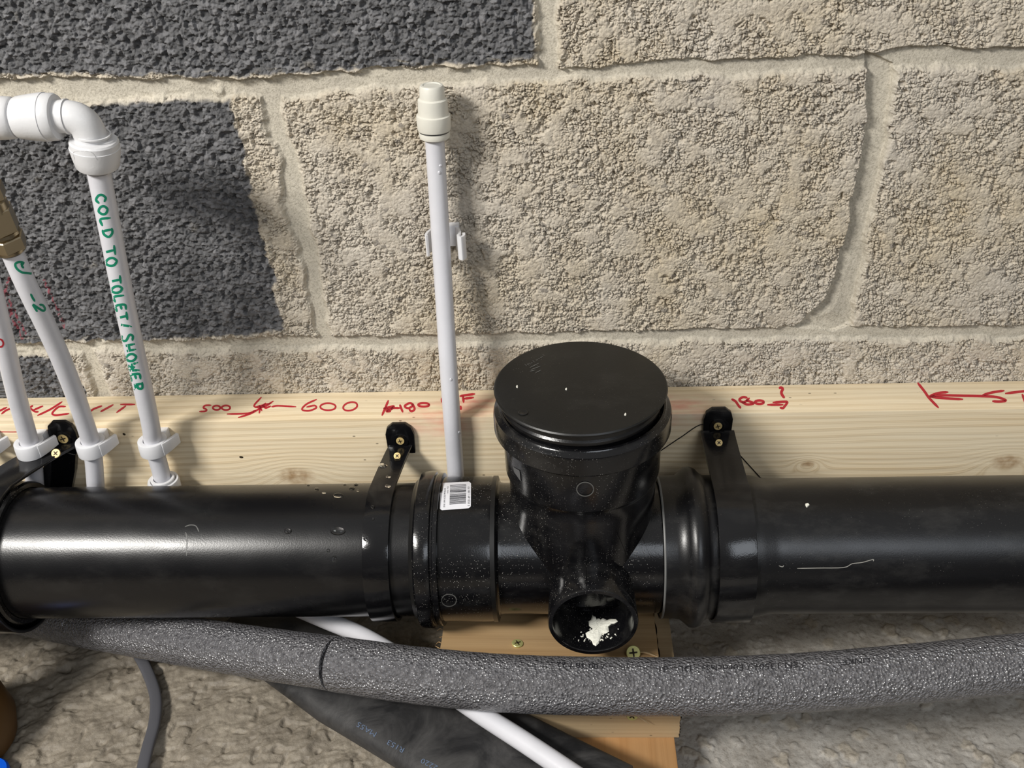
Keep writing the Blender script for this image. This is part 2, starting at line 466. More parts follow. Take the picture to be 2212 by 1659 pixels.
def text_on(surf, txt, fn, off=0.0002):
    """fn maps text coordinates (height 1) to photograph pixels"""
    V2, Fc = text_mesh(txt, 1.0); V = []; bad = set()
    for i, (u, v) in enumerate(V2):
        h = hit(surf, *fn(u, v), off)
        if h is None: bad.add(i); h = Vector((0, 0, 0))
        V.append(h)
    Fc = [f for f in Fc if not bad.intersection(f)]
    used = sorted({i for f in Fc for i in f}); mp = {i: k for k, i in enumerate(used)}
    return [V[i] for i in used], [tuple(mp[i] for i in f) for f in Fc]

# ================================================================== SETTING: block wall
def grid_axis(a, b, c, d, fine, coarse):      # coarse a..b, fine b..c, coarse c..d
    return np.concatenate([np.arange(a, b, coarse), np.arange(b, c, fine), np.arange(c, d+coarse, coarse)])
def wxy(pts): return [(lambda p: (p.x, p.z))(onY(x, y, 0.0)) for x, y in pts]
def build_wall():
    xs = grid_axis(-1.6, -0.50, 0.42, 1.6, 0.00055, 0.006); zs = grid_axis(0.0, ZJ-0.065, ZJ+0.325, 1.1, 0.00055, 0.006)
    X, Zg = np.meshgrid(xs, zs); X = X.astype(np.float64); Zg = Zg.astype(np.float64)
    z = Zg-ZJ
    jx = (fbm(X*60, z*60, 3)-0.5)*0.006; jz = (fbm(X*60, z*60, 8)-0.5)*0.006
    wx = X+jx; wz = Zg+jz
    jf = (fbm(X*170, z*170, 31, 3)-0.5)*0.006
    upper = wxy([(-900, 150), (0, 166), (500, 168), (800, 150), (1150, 140), (1210, 150), (1500, 128), (1860, 118), (1960, 102), (2212, 100), (3000, 92),
                 (3000, 130), (2212, 142), (1790, 152), (1500, 160), (1210, 172), (900, 186), (640, 205), (500, 208), (240, 218), (0, 222), (-900, 235)])
    lower = wxy([(-900, 752), (60, 738), (700, 727), (1000, 722), (1700, 708), (2212, 702), (3000, 692), (3000, 722), (2212, 731), (1700, 734), (1300, 740), (700, 753), (60, 762), (-900, 778)])
    vr = wxy([(1872, 110), (1873, 200), (1868, 300), (1850, 380), (1835, 460), (1815, 560), (1805, 600), (1785, 640), (1770, 660), (1740, 690), (1712, 712),
              (1800, 722), (1842, 705), (1850, 640), (1870, 560), (1882, 470), (1900, 400), (1918, 300), (1927, 200), (1930, 140)])
    vl = wxy([(566, 165), (570, 230), (578, 300), (608, 350), (615, 440), (638, 520), (660, 600), (676, 680), (686, 735), (714, 735), (706, 690), (690, 600), (668, 500), (655, 420), (642, 350), (615, 290), (606, 230), (608, 195)])
    vm = wxy([(1160, -300), (1162, 60), (1160, 150), (1207, 158), (1200, 60), (1205, -300)])
    vb = wxy([(170, 745), (190, 800), (215, 870), (240, 870), (215, 800), (195, 745)])
    m = np.full(X.shape, -1.0)
    dd = {}
    for nm, pl in (('u', upper), ('l', lower), ('vr', vr), ('vl', vl), ('vm', vm), ('vb', vb)):
        dd[nm] = poly_sdf(wx, wz, pl)
    # regular bond outside the photographed part
    far = (np.abs(X) > 0.0) & ((X < -0.52) | (X > 0.44) | (z > 0.31))
    u = np.mod(z+0.0055, 0.225)-0.0055
    row = np.floor((z+0.0055)/0.225).astype(int)
    offx = np.where(row % 2 == 0, -0.2114, 0.0137)
    v = np.mod(X-offx+0.225, 0.45)-0.225
    dfar = np.minimum(np.abs(u)-0.006, np.abs(v)-0.006)
    d = np.minimum.reduce([dd['u'], dd['l'], dd['vr'], dd['vl'], dd['vm'], dd['vb']])
    d = np.where(far, np.minimum(d, dfar), d)
    zu = np.interp(X, *zip(*[(p[0], p[1]) for p in wxy([(-900, 193), (0, 193), (500, 190), (900, 168), (1210, 161), (1790, 136), (2212, 121), (3000, 110)])]))
    zl = np.interp(X, *zip(*[(p[0], p[1]) for p in wxy([(-900, 765), (60, 750), (700, 740), (1300, 732), (1700, 721), (2212, 716), (3000, 706)])]))
    xr = np.interp(-Zg, *zip(*[(-p[1], p[0]) for p in wxy([(1900, 140), (1895, 300), (1860, 460), (1835, 600), (1800, 680), (1765, 722)])]))
    crisp = np.maximum(np.maximum((dd['u'] < 0.004)*(Zg > zu), (dd['l'] < 0.004)*(Zg > zl)), (dd['vr'] < 0.005)*(X < xr))
    wd_ = np.where(crisp > 0, 0.0013, 0.0055)
    mort = 1-np.clip((d+jf*np.where(crisp > 0, 0.3, 0.45)+(fbm(X*75, z*75, 39, 3)-0.5)*np.where(crisp > 0, 0.0, 0.006)+0.0010)/wd_, 0, 1)
    mort = mort*mort*(3-2*mort)
    soft = 1-sstep(-0.0015, 0.006, d)
    # dark blocks
    D1 = wxy([(-900, -900), (1158, -900), (1152, 60), (1160, 128), (980, 140), (800, 150), (640, 158), (500, 166), (300, 162), (100, 158), (-900, 160)])
    D2 = wxy([(-900, 236), (120, 228), (240, 224), (330, 220), (420, 208), (500, 206), (512, 300), (545, 400), (565, 480), (592, 600), (612, 712), (480, 726), (300, 732), (60, 740), (-900, 750)])
    D3 = wxy([(-900, 775), (60, 765), (110, 775), (160, 800), (200, 880), (-900, 880)])
    dk = np.minimum.reduce([poly_sdf(X+jf, Zg+jf*0.8, P_) for P_ in (D1, D2, D3)])
    dark = 1-sstep(-0.0012, 0.0014, dk+jx*0.6+(fbm(X*45, z*45, 131, 4)-0.5)*0.016*((X < -0.19) & (z > 0.02) & (z < 0.195) & (X > -0.29)))
    # relief
    a = fbm(X*28, z*28, 50, 4)
    wpx = X*1000+(fbm(X*260, z*260, 61, 2)-0.5)*3.0; wpz = z*1000+(fbm(X*260, z*260, 71, 2)-0.5)*3.0
    f1, f2, c1 = worley(wpx/4.4, wpz/3.6, 11)
    g1, g2, c2 = worley(wpx/2.1+7, wpz/1.9, 23)
    e1 = f2-f1; e2 = g2-g1
    zone = sstep(0.30, 0.54, fbm(X*75, z*75, 90, 3))
    crack = np.exp(-(e1/0.11)**2)*sstep(0.25, 0.55, vnoise(X*190, z*190, 5))
    crack2 = np.exp(-(e2/0.20)**2)
    light = (-1.9*crack*(0.25+0.75*zone)-0.9*crack2*(0.15+0.85*zone)
             + 0.75*(c1-0.6)*zone+0.35*(c2-0.5)*(0.3+0.7*zone)
             - 1.5*sstep(0.66, 0.80, vnoise(X*330, z*330, 77))*zone)
    light += 0.5*(fbm(X*500, z*500, 14, 2)-0.5)
    light *= 1.45
    darkh = 1.9*(0.45-f1)*0.9+1.0*(c1-0.5)+0.9*(0.45-g1)+0.4*(c2-0.5)-1.9*sstep(0.58, 0.76, vnoise(X*300, z*300, 78))
    darkh *= 1.35
    smooth = 0.35*(fbm(X*300, z*300, 34, 3)-0.5)+0.6*(fbm(X*60, z*60, 36, 3)-0.5)
    h = (light*(1-dark)+darkh*dark)*0.001
    h = h+(a-0.5)*0.0016+(fbm(X*9, z*9, 99, 3)-0.5)*0.003
    depth = 0.0036*mort+0.0010*soft
    sharp = 1-sstep(-0.0004, 0.0006, dd['vr'])
    depth = depth+0.0030*sharp*sstep(0.02, 0.0, np.abs(dd['vr'])-0.006)
    hm = smooth*0.001-depth
    h = h*(1-mort)+hm*mort
    # mortar blobs squeezed out under the dark blocks
    edge = np.exp(-((dk-0.0015)/0.0035)**2)*sstep(0.45, 0.7, vnoise(X*130, z*130, 66))
    h = h+edge*0.0022
    Y = -h
    # pigment
    red = np.zeros(X.shape)
    for pl in ([(3, 627), (18, 669), (48, 730)], [(12, 627), (30, 675), (60, 726)], [(33, 600), (57, 645)], [(93, 600), (120, 660), (141, 711)], [(20, 600), (5, 640), (45, 725)]):
        red = np.maximum(red, 1-sstep(0.0007, 0.0015, line_dist(wx-jx*0.7, wz-jz*0.7, wxy(pl))))
    red *= sstep(0.3, 0.5, vnoise(X*700, z*700, 3))
    n = X.size; nx = len(xs); nz = len(zs)
    co = np.empty((n, 3), np.float32); co[:, 0] = X.ravel(); co[:, 1] = Y.ravel(); co[:, 2] = Zg.ravel()
    idx = np.arange(n).reshape(nz, nx)
    q = np.stack([idx[:-1, :-1], idx[:-1, 1:], idx[1:, 1:], idx[1:, :-1]], -1).reshape(-1, 4)
    me = bpy.data.meshes.new('wall_back')
    me.vertices.add(n); me.vertices.foreach_set('co', co.ravel())
    me.loops.add(q.size); me.loops.foreach_set('vertex_index', q.ravel().astype(np.int32))
    me.polygons.add(len(q)); me.polygons.foreach_set('loop_start', np.arange(0, q.size, 4, dtype=np.int32))
    try: me.polygons.foreach_set('loop_total', np.full(len(q), 4, np.int32))
    except Exception: pass
    me.update(calc_edges=True)
    me.polygons.foreach_set('use_smooth', np.ones(len(q), bool))
    pit = np.clip(crack*(0.2+0.8*zone)*(1-dark)*(1-mort), 0, 1)
    cell = c1*(1-mort)+0.5*mort
    at = me.color_attributes.new('wallmask', 'FLOAT_COLOR', 'POINT')
    c4 = np.stack([dark.ravel()*(1-mort.ravel()*0.85), mort.ravel(), red.ravel(), cell.ravel()], -1).astype(np.float32)
    at.data.foreach_set('color', c4.ravel())
    m_, nt, b = new_mat('block_wall'); t = NT(nt)
    va = t.n('ShaderNodeVertexColor', layer_name='wallmask'); s = t.n('ShaderNodeSeparateColor'); t.l(va.outputs[0], s.inputs[0])
    dk_, mo_, rd_, ce_ = s.outputs[0], s.outputs[1], s.outputs[2], va.outputs['Alpha']
    big = t.noise(7, 4); mid = t.noise(40, 4); fine = t.noise(420, 4, rough=0.7)
    lightc = t.mix(t.ramp(big, [(0.40, 0.0), (0.66, 1.0)]), (0.56, 0.505, 0.425), (0.565, 0.48, 0.345))
    lightc = t.mix(t.ramp(mid, [(0.35, 0.0), (0.75, 0.6)]), lightc, (0.63, 0.58, 0.50))
    lightc = t.mix(t.ramp(ce_, [(0.80, 0.0), (0.9, 0.22), (0.985, 0.22), (0.99, 0.75)]), lightc, (0.20, 0.18, 0.16))
    lightc = t.mix(t.ramp(fine, [(0.34, 0.5), (0.54, 0.0)]), lightc, (0.27, 0.23, 0.18))
    darkc = t.mix(t.ramp(ce_, [(0.0, 0.0), (0.7, 0.5), (1.0, 1.0)]), (0.062, 0.063, 0.067), (0.205, 0.204, 0.212))
    darkc = t.mix(t.ramp(fine, [(0.35, 0.0), (0.7, 0.7)]), darkc, (0.15, 0.147, 0.146))
    darkc = t.mix(t.ramp(mid, [(0.66, 0.0), (0.78, 0.6)]), darkc, (0.30, 0.27, 0.22))
    mortc = t.mix(t.ramp(mid, [(0.3, 0.0), (0.7, 1.0)]), (0.49, 0.45, 0.375), (0.62, 0.57, 0.47))
    mortc = t.mix(t.ramp(t.noise(600, 3), [(0.36, 0.6), (0.52, 0.0)]), mortc, (0.33, 0.30, 0.24))
    c = t.mix(dk_, lightc, darkc); c = t.mix(mo_, c, mortc); c = t.mix(t.math('MULTIPLY', rd_, 0.7), c, (0.26, 0.03, 0.05))
    t.l(c, b.inputs['Base Color']); b.inputs['Roughness'].default_value = 0.85; b.inputs['Specular IOR Level'].default_value = 0.25
    t.l(t.bump(t.math('ADD', fine, t.math('MULTIPLY', t.voro(900), 0.6)), 0.5, 0.0007), b.inputs['Normal'])
    me.materials.append(m_)
    o = bpy.data.objects.new('wall_back', me); COL.objects.link(o); tag(o, kind='structure')
    tag(o, 'rough block wall of dark grey and pale blocks with mortar joints')
    return o
build_wall()

# ================================================================== SETTING: concrete floor
def build_floor():
    xs = grid_axis(-1.6, -0.56, 0.46, 1.6, 0.0011, 0.01); ys = grid_axis(-1.6, -0.30, 0.0, 0.03, 0.0011, 0.01)
    X, Y = np.meshgrid(xs, ys)
    left = 1-sstep(-0.05, 0.12, X)
    rot = X*0.8+Y*0.6; rot2 = -X*0.6+Y*0.8
    wx = rot*24+4*fbm(X*16, Y*16, 3); wy = rot2*62+4*fbm(X*16, Y*16, 4)
    fl = fbm(wx, wy, 7, 4); ridg = 1-np.abs(2*fbm(wx*0.7+9, wy*0.7, 17, 3)-1)
    h = left*((fl-0.5)*0.0085+(np.clip(ridg, 0, 1)**6-0.3)*0.0014)+left*(fbm(X*220, Y*220, 9, 3)-0.5)*0.0020
    f1, f2, c = worley(X*52+fbm(X*60, Y*60, 2)*1.0, Y*52+fbm(X*60, Y*60, 5), 44)
    stone = (c > 0.62)*(1-sstep(0.26, 0.40, f1))
    g1, g2, cc = worley(X*120+fbm(X*150, Y*150, 2)*1.5, Y*120, 45)
    h = h+(1-left)*(stone*0.0020*(c-0.5)*2.5+(fbm(X*30, Y*30, 12, 4)-0.5)*0.004+(cc > 0.75)*(1-sstep(0.2, 0.45, g1))*0.0012+(fbm(X*250, Y*250, 15, 2)-0.5)*0.0010)
    h = h-0.0022*sstep(0.72, 0.82, vnoise(X*115, Y*115, 71))*left
    h = h-0.002
    n = X.size; nx = len(xs); ny = len(ys)
    co = np.stack([X.ravel(), Y.ravel(), h.ravel()], -1).astype(np.float32)
    idx = np.arange(n).reshape(ny, nx)
    q = np.stack([idx[:-1, :-1], idx[:-1, 1:], idx[1:, 1:], idx[1:, :-1]], -1).reshape(-1, 4)
    me = bpy.data.meshes.new('floor')
    me.vertices.add(n); me.vertices.foreach_set('co', co.ravel())
    me.loops.add(q.size); me.loops.foreach_set('vertex_index', q.ravel().astype(np.int32))
    me.polygons.add(len(q)); me.polygons.foreach_set('loop_start', np.arange(0, q.size, 4, dtype=np.int32))
    try: me.polygons.foreach_set('loop_total', np.full(len(q), 4, np.int32))
    except Exception: pass
    me.update(calc_edges=True); me.polygons.foreach_set('use_smooth', np.ones(len(q), bool))
    at = me.color_attributes.new('floormask', 'FLOAT_COLOR', 'POINT')
    at.data.foreach_set('color', np.stack([left.ravel(), stone.ravel(), c.ravel(), np.ones(n)], -1).astype(np.float32).ravel())
    m_, nt, b = new_mat('concrete_floor'); t = NT(nt)
    va = t.n('ShaderNodeVertexColor', layer_name='floormask'); s = t.n('ShaderNodeSeparateColor'); t.l(va.outputs[0], s.inputs[0])
    n1 = t.noise(30, 6, rough=0.65, dist=0.6); n2 = t.noise(250, 4, rough=0.7)
    lc = t.mix(t.ramp(n1, [(0.3, 0.0), (0.7, 1.0)]), (0.135, 0.113, 0.084), (0.345, 0.30, 0.235))
    rc = t.mix(t.ramp(n1, [(0.3, 0.0), (0.7, 1.0)]), (0.28, 0.255, 0.22), (0.48, 0.455, 0.415))
    rc = t.mix(t.math('MULTIPLY', s.outputs[1], 0.45), rc, (0.42, 0.36, 0.27))
    c = t.mix(s.outputs[0], rc, lc)
    c = t.mix(t.ramp(n2, [(0.3, 0.55), (0.5, 0.0)]), c, (0.15, 0.125, 0.095))
    t.l(c, b.inputs['Base Color']); t.l(t.ramp(n2, [(0.3, 0.45), (0.7, 0.75)]), b.inputs['Roughness'])
    t.l(t.bump(n2, 0.7, 0.0012), b.inputs['Normal'])
    me.materials.append(m_)
    o = bpy.data.objects.new('floor', me); COL.objects.link(o); tag(o, 'rough grey concrete floor below the pipes', kind='structure')
build_floor()

# ================================================================== timber batten on the wall
TT = 0.04381; TZ = ZJ-0.05226
kn1 = onY(640, 1028, -TT); kn2 = onY(2175, 998, -TT); kn3 = onY(1745, 1002, -TT)
st1 = onZ(955, 893, TZ); st2 = onZ(1470, 878, TZ); st3 = onZ(1030, 872, TZ)
MAT['batten'] = wood('pine_batten', (0.83, 0.715, 0.515), (0.48, 0.35, 0.19), 0, [(kn1.x, kn1.z, 0.011), (kn2.x, kn2.z, 0.009), (kn3.x, kn3.z, 0.004)], 150, 0.55, 1.25,
                     stains=[(st1.x, st1.y, st1.z, 0.028), (st2.x, st2.y, st2.z, 0.024), (st3.x, st3.y, st3.z, 0.02)])
bat = thing('timber_batten', 'long pale pine batten fixed along the block wall, marked in red pen', 'timber', (0, -TT/2, TZ-0.145))
obj('batten_board', box(-1.5, 1.5, -TT, -0.0005, TZ-0.145, TZ), MAT['batten'], bat, bevel=0.0012)
top = lambda px, py: onZ(px, py, TZ)
S7 = Z([[(-20, 215), (80, 165)], [(20, 242), (75, 200), (130, 180)], [(360, 165), (390, 145)], [(360, 175), (415, 215), (455, 218)], [(395, 200), (510, 150)], [(450, 262), (600, 190), (740, 100)],
        [(780, 155), (700, 160), (625, 232), (650, 258), (720, 255), (820, 240)], [(1062, 228), (1110, 190), (1150, 172), (1215, 148)], [(1205, 215), (1250, 190), (1350, 135)],
        [(1395, 225), (1500, 150)], [(1440, 130), (1610, 130)]], 0, 850, 5.53)
obj('marker_writing', strokes(top, S7, 4.2), MAT['red'], bat)
S5 = Z([[(205, 278), (160, 280), (145, 298), (170, 312), (160, 325), (115, 328)], loop(250, 298, 30, 17), loop(325, 298, 34, 18), [(335, 348), (500, 342), (560, 318)], [(425, 375), (520, 345), (600, 300)],
        [(605, 215), (548, 285), (625, 292), (700, 246)], [(640, 262), (600, 300), (590, 340)], [(620, 280), (640, 300), (680, 285)], [(590, 280), (610, 320)], [(560, 292), (680, 262)],
        [(690, 290), (740, 282), (880, 290)]], 400, 800, 3.687)
obj('marker_writing', strokes(top, S5, 3.9), MAT['red'], bat)
S6 = Z([[(1045, 232), (965, 270), (930, 312), (985, 322), (1042, 300), (1030, 280), (968, 292)], loop(1138, 290, 62, 28), loop(1315, 287, 58, 32, rot=-0.25)], 400, 800, 3.687)
obj('marker_writing', strokes(top, S6, 3.9), MAT['red'], bat)
S18 = Z([[(285, 262), (240, 370), (188, 492)], [(215, 385), (310, 362), (375, 350), (330, 400), (250, 430), (320, 432)], [(250, 400), (350, 380), (470, 378)], [(472, 330), (490, 380), (515, 440)],
         [(680, 318), (620, 302), (545, 348), (600, 382), (665, 350), (670, 315), (705, 395), (655, 432), (620, 400)], loop(850, 328, 88, 28), [(1135, 225), (1142, 285)]], 800, 830, 7.373)
obj('marker_writing', strokes(top, S18, 4.8), MAT['red'], bat)
SF = Z([[(1430, 190), (1530, 172), (1660, 155)], [(1475, 190), (1485, 285)], [(1490, 230), (1640, 212)], [(1436, 350), (1442, 400)]], 800, 830, 7.373)
obj('marker_writing', strokes(top, SF, 5.2), MAT['red'], bat)
S180 = Z([[(345, 470), (430, 520), (500, 620), (550, 675)], [(700, 432), (610, 418), (525, 470), (560, 525), (650, 535), (755, 445)], [(590, 540), (690, 590), (780, 590), (865, 565), (760, 520), (690, 500)],
          loop(1000, 540, 105, 42), [(1200, 602), (1560, 600)], [(1330, 545), (1600, 528), (1665, 545), (1600, 640), (1560, 682), (1500, 668)]], 1550, 820, 11.06)
obj('marker_writing', strokes(top, S180, 5.4), MAT['red'], bat)
S1 = Z([[(1480, 205), (1520, 190), (1558, 225), (1528, 290), (1535, 350), (1590, 430)]], 1550, 820, 11.06)
obj('marker_writing', strokes(top, S1, 6.0), MAT['red'], bat)
SK = Z([[(812, 168), (900, 280), (960, 365), (1080, 490)], [(975, 350), (1100, 330), (1400, 335), (1650, 340), (1850, 352), (1975, 398), (1890, 412), (1800, 408)], [(965, 340), (1080, 300), (1205, 288)],
        [(1000, 355), (1200, 370), (1400, 382)], [(1670, 325), (1800, 290), (1945, 268)], [(1970, 305), (2212, 275), (2400, 262)], [(2190, 318), (2230, 420), (2260, 480)]], 1850, 800, 6.11)
obj('marker_writing', strokes(top, SK, 5.6), MAT['red'], bat)
front = lambda px, py: onY(px, py, -TT)
obj('marker_line', strokes(front, [[(-60, 934), (0, 933), (40, 933), (117, 930)]], 2.0), MAT['red'], bat)
for q_ in ([(518, 987), (524, 988)], [(266, 937), (270, 939)]): obj('nail_hole', strokes(front, [q_], 4.5), MAT['recess'], bat)

# ================================================================== soil pipe run
PY, PZ = -0.11952, ZJ-0.1327; PR = 0.055
def lx(profile, segs=160): return lathe([(x, r) for x, r in profile], (0, PY, PZ), (1, 0, 0), segs, up=(0, 0, 1))
pl = lx([(-0.80, PR), (-0.60, PR), (-0.45, PR), (-0.35, PR), (-0.25, PR), (-0.15, PR), (-0.06, PR)])
lp = obj('soil_pipe', pl, MAT['pipe'], origin=(-0.43, PY, PZ-PR))
tag(lp, 'glossy black soil pipe left of the branch fitting, wet with drops', 'pipe')
sc = strokes(bvh(pl), Z([[(0, 1245), (40, 1232), (85, 1240), (110, 1285)], [(5, 1290), (15, 1350), (10, 1475)]], 400, 800, 3.687), 2.2, 0.0001)
obj('scuff_mark', sc, MAT['dustline'], lp)
# left socket of the elbow beyond the frame
ls = lathe([(-0.80, 0.0615), (-0.485, 0.0615), (-0.480, 0.0635), (-0.472, 0.0635), (-0.465, 0.0605), (-0.454, 0.0605), (-0.452, 0.0590), (-0.452, 0.0555), (-0.80, 0.0555)], (0, PY, PZ), (1, 0, 0), 120, closed=True, up=(0, 0, 1))
tag(obj('pipe_socket', ls, MAT['tee'], origin=(-0.6, PY, PZ-0.06)), 'black pipe socket at the left frame edge around the soil pipe end', 'pipe fitting')
# right pipe with its socket
pr_prof = [(0.0791, 0.0572), (0.0795, 0.0582), (0.0885, 0.0582), (0.0945, 0.0588), (0.0985, 0.0622), (0.1020, 0.0652), (0.1060, 0.0656), (0.1100, 0.0640), (0.1135, 0.0600), (0.1165, 0.0585),
           (0.1500, 0.0582), (0.1570, 0.0574), (0.1640, 0.0556), (0.1700, PR), (0.25, PR), (0.35, PR), (0.6, PR), (0.8, PR)]
prr = lx(pr_prof)
rp = obj('soil_pipe', prr, MAT['right'], origin=(0.4, PY, PZ-PR))
tag(rp, 'dull dusty black soil pipe right of the branch fitting with a beaded socket', 'pipe')
obj('pale_rim', lathe([(0.0786, 0.0570), (0.0786, 0.0583), (0.0796, 0.0587), (0.0802, 0.0583)], (0, PY, PZ), (1, 0, 0), 120, closed=True, up=(0, 0, 1)), plain('chalky_edge', (0.16, 0.16, 0.155), 0.5), rp)
SC = Z([[(878, 1165), (1000, 1163), (1150, 1160), (1200, 1138), (1260, 1130), (1322, 1113), (1325, 1122)], [(770, 1150), (790, 1156), (798, 1148)]], 1400, 800, 2.724)
obj('scratch', strokes(bvh(prr), SC, 1.6, 0.0001), plain('pale_scratch', (0.32, 0.31, 0.28), 0.6), rp)

# tee (branch fitting)
RX = 0.0170; RY = PY
tee = thing('branch_fitting', 'dusty black branch fitting with upright socket and open side inlet', 'pipe fitting', (RX, PY, PZ-0.056))
sock = lathe([(-0.0968, 0.0597), (-0.0585, 0.0597), (-0.0545, 0.0590), (-0.0500, 0.0545), (-0.0475, 0.0540), (0.0786, 0.0540), (0.0786, 0.050), (-0.0480, 0.050), (-0.0520, 0.0552), (-0.0968, 0.0552)], (0, PY, PZ), (1, 0, 0), 160, closed=True, up=(0, 0, 1))
obj('barrel', sock, MAT['tee'], tee, angle=25)
obj('barrel_groove', lathe([(-0.0560, 0.0590), (-0.0560, 0.0600), (-0.0525, 0.0600), (-0.0515, 0.0560)], (0, PY, PZ), (1, 0, 0), 120, closed=True, up=(0, 0, 1)), MAT['rubber'], tee)
fl = lathe([(-0.1165, 0.0565), (-0.1165, 0.0620), (-0.1150, 0.0640), (-0.1120, 0.0648), (-0.1055, 0.0648), (-0.1035, 0.0640), (-0.1028, 0.0622), (-0.1015, 0.0622), (-0.1008, 0.0632), (-0.0975, 0.0630), (-0.0969, 0.0605), (-0.0969, 0.0565)], (0, PY, PZ), (1, 0, 0), 160, closed=True, up=(0, 0, 1))
obj('seal_ring', fl, MAT['tee'], tee, angle=28)
obj('rubber_lip', lathe([(-0.1200, 0.0554), (-0.1200, 0.0570), (-0.1165, 0.0600), (-0.1165, 0.0554)], (0, PY, PZ), (1, 0, 0), 100, closed=True, up=(0, 0, 1)), MAT['rubber'], tee)
def lz(profile, segs=160, closed=False): return lathe([(z+ZJ, r) for z, r in profile], (RX, RY, 0), (0, 0, 1), segs, closed=closed, up=(0, 1, 0))
riser = lz([(-0.1480, 0.0300), (-0.1450, 0.0560), (-0.1327, 0.0568), (-0.090, 0.0572), (-0.060, 0.0574), (-0.050, 0.0580), (-0.0465, 0.0592), (-0.0445, 0.0600), (-0.004, 0.0607), (-0.004, 0.052), (-0.1327, 0.048), (-0.1480, 0.0280)], closed=True)
obj('upright_socket', riser, MAT['tee'], tee, angle=25)
ringp = lz([(-0.0085, 0.0600), (-0.0080, 0.0655), (-0.0060, 0.0672), (0.0055, 0.0672), (0.0085, 0.0664), (0.0102, 0.0645), (0.0110, 0.0632), (0.0120, 0.0626), (0.0125, 0.0612), (0.0110, 0.0600), (-0.004, 0.0585)], closed=True)
obj('collar', ringp, MAT['tee'], tee, angle=28)
BZ = PZ+0.0010; BX = 0.0225; BYF = -0.2060
boss = lathe([(0.0, 0.0318), (0.030, 0.0322), (0.052, 0.0330), (0.070, 0.0338), (BYF*-1+PY-0.0015, 0.0343), (BYF*-1+PY, 0.0335), (BYF*-1+PY, 0.0308), (BYF*-1+PY-0.0015, 0.0300), (0.060, 0.0285), (0.047, 0.0270), (0.0465, 0.0)], (BX, PY, BZ), (0, -1, 0), 120)
boss = (boss[0], boss[1][:-0] if False else boss[1])
obj('side_inlet', boss, MAT['tee'], tee, angle=30)
allt = bvh(sock, riser, boss, ringp)
obj('mould_seam', strokes(allt, [[(1262, 1170), (1262, 1185), (1262, 1206)], [(1264, 1214), (1266, 1245), (1267, 1277)], [(1387, 1160), (1400, 1190), (1410, 1215)], [(1313, 1090), (1322, 1120), (1340, 1165), (1362, 1215)]], 1.5, 0.0005), MAT['tee'], tee)
obj('mould_ring', strokes(allt, [loop(1264, 1056, 18, 15, 20)], 2.4, 0.0004), MAT['dustline'], tee)
obj('mould_ring', strokes(allt, [loop(970, 1296, 16, 13, 20)], 2.0, 0.0004), MAT['dustline'], tee)
# barcode sticker
c00, c10, c11, c01 = (952, 1044), (1017.5, 1041), (1017, 1098), (950, 1103)
def stk(u, v):                                  # u to the right, v down
    return ((c00[0]*(1-u)+c10[0]*u)*(1-v)+(c01[0]*(1-u)+c11[0]*u)*v, (c00[1]*(1-u)+c10[1]*u)*(1-v)+(c01[1]*(1-u)+c11[1]*u)*v)
sb = bvh(sock)
V = []; Fc = []; N = 14
for j in range(N+1):
    for i in range(N+1):
        u, v = i/N, j/N
        cx = min(u, 1-u); cy = min(v, 1-v)
        if cx < 0.05 and cy < 0.05:            # rounded corners
            du = 0.03; u = min(max(u, du), 1-du); v = min(max(v, du), 1-du)
        V.append(hit(sb, *stk(u, v), 0.00035))
for j in range(N):
    for i in range(N): Fc.append((j*(N+1)+i, j*(N+1)+i+1, (j+1)*(N+1)+i+1, (j+1)*(N+1)+i))
stick = obj('barcode_sticker', (V, Fc), MAT['sticker'], tee); stick['label'] = 'white barcode sticker'
bars = []; rb = random.Random(5); y = 0.10
while y < 0.80:
    w = rb.choice([0.010, 0.014, 0.020, 0.028]); bars.append((y, w)); y += w+rb.choice([0.010, 0.016, 0.026])
V = []; Fc = []
for y, w in bars:
    for i in range(5):
        for vv in (y, y+w):
            V.append(hit(sb, *stk(0.31+0.53*i/4, vv), 0.0005))
    n = len(V)-10
    for i in range(4): Fc.append((n+2*i, n+2*i+1, n+2*i+3, n+2*i+2))
obj('barcode', (V, Fc), MAT['ink'], stick, smooth=False)
def rot_text(txt, u0, v0, hu, sv):              # reads upwards
    return text_on(sb, txt, lambda a, b_: stk(u0-b_*hu, v0-a*sv), 0.0005)
obj('printed_digits', join(rot_text('5 055149 119177', 0.975, 0.93, 0.11, 0.105)), MAT['ink'], stick, smooth=False)
for q_ in (rot_text('SP190 110MM ACCESS PIPE BLACK', 0.17, 0.90, 0.075, 0.047), rot_text('110mm - 92.5', 0.26, 0.42, 0.06, 0.05)): obj('printed_text', q_, MAT['ink'], stick, smooth=False)
# a second small clear label seen edge-on at the riser's left
sb2 = bvh(riser)
lab = []
V = [hit(sb2, x, y, 0.0004) for x, y in [(1109, 1008), (1123, 1016), (1126, 1040), (1112, 1020)]]
if None not in V: obj('faded_label', (V, [(0, 1, 2, 3)]), plain('grey_label', (0.10, 0.10, 0.10), 0.4), tee, smooth=False)

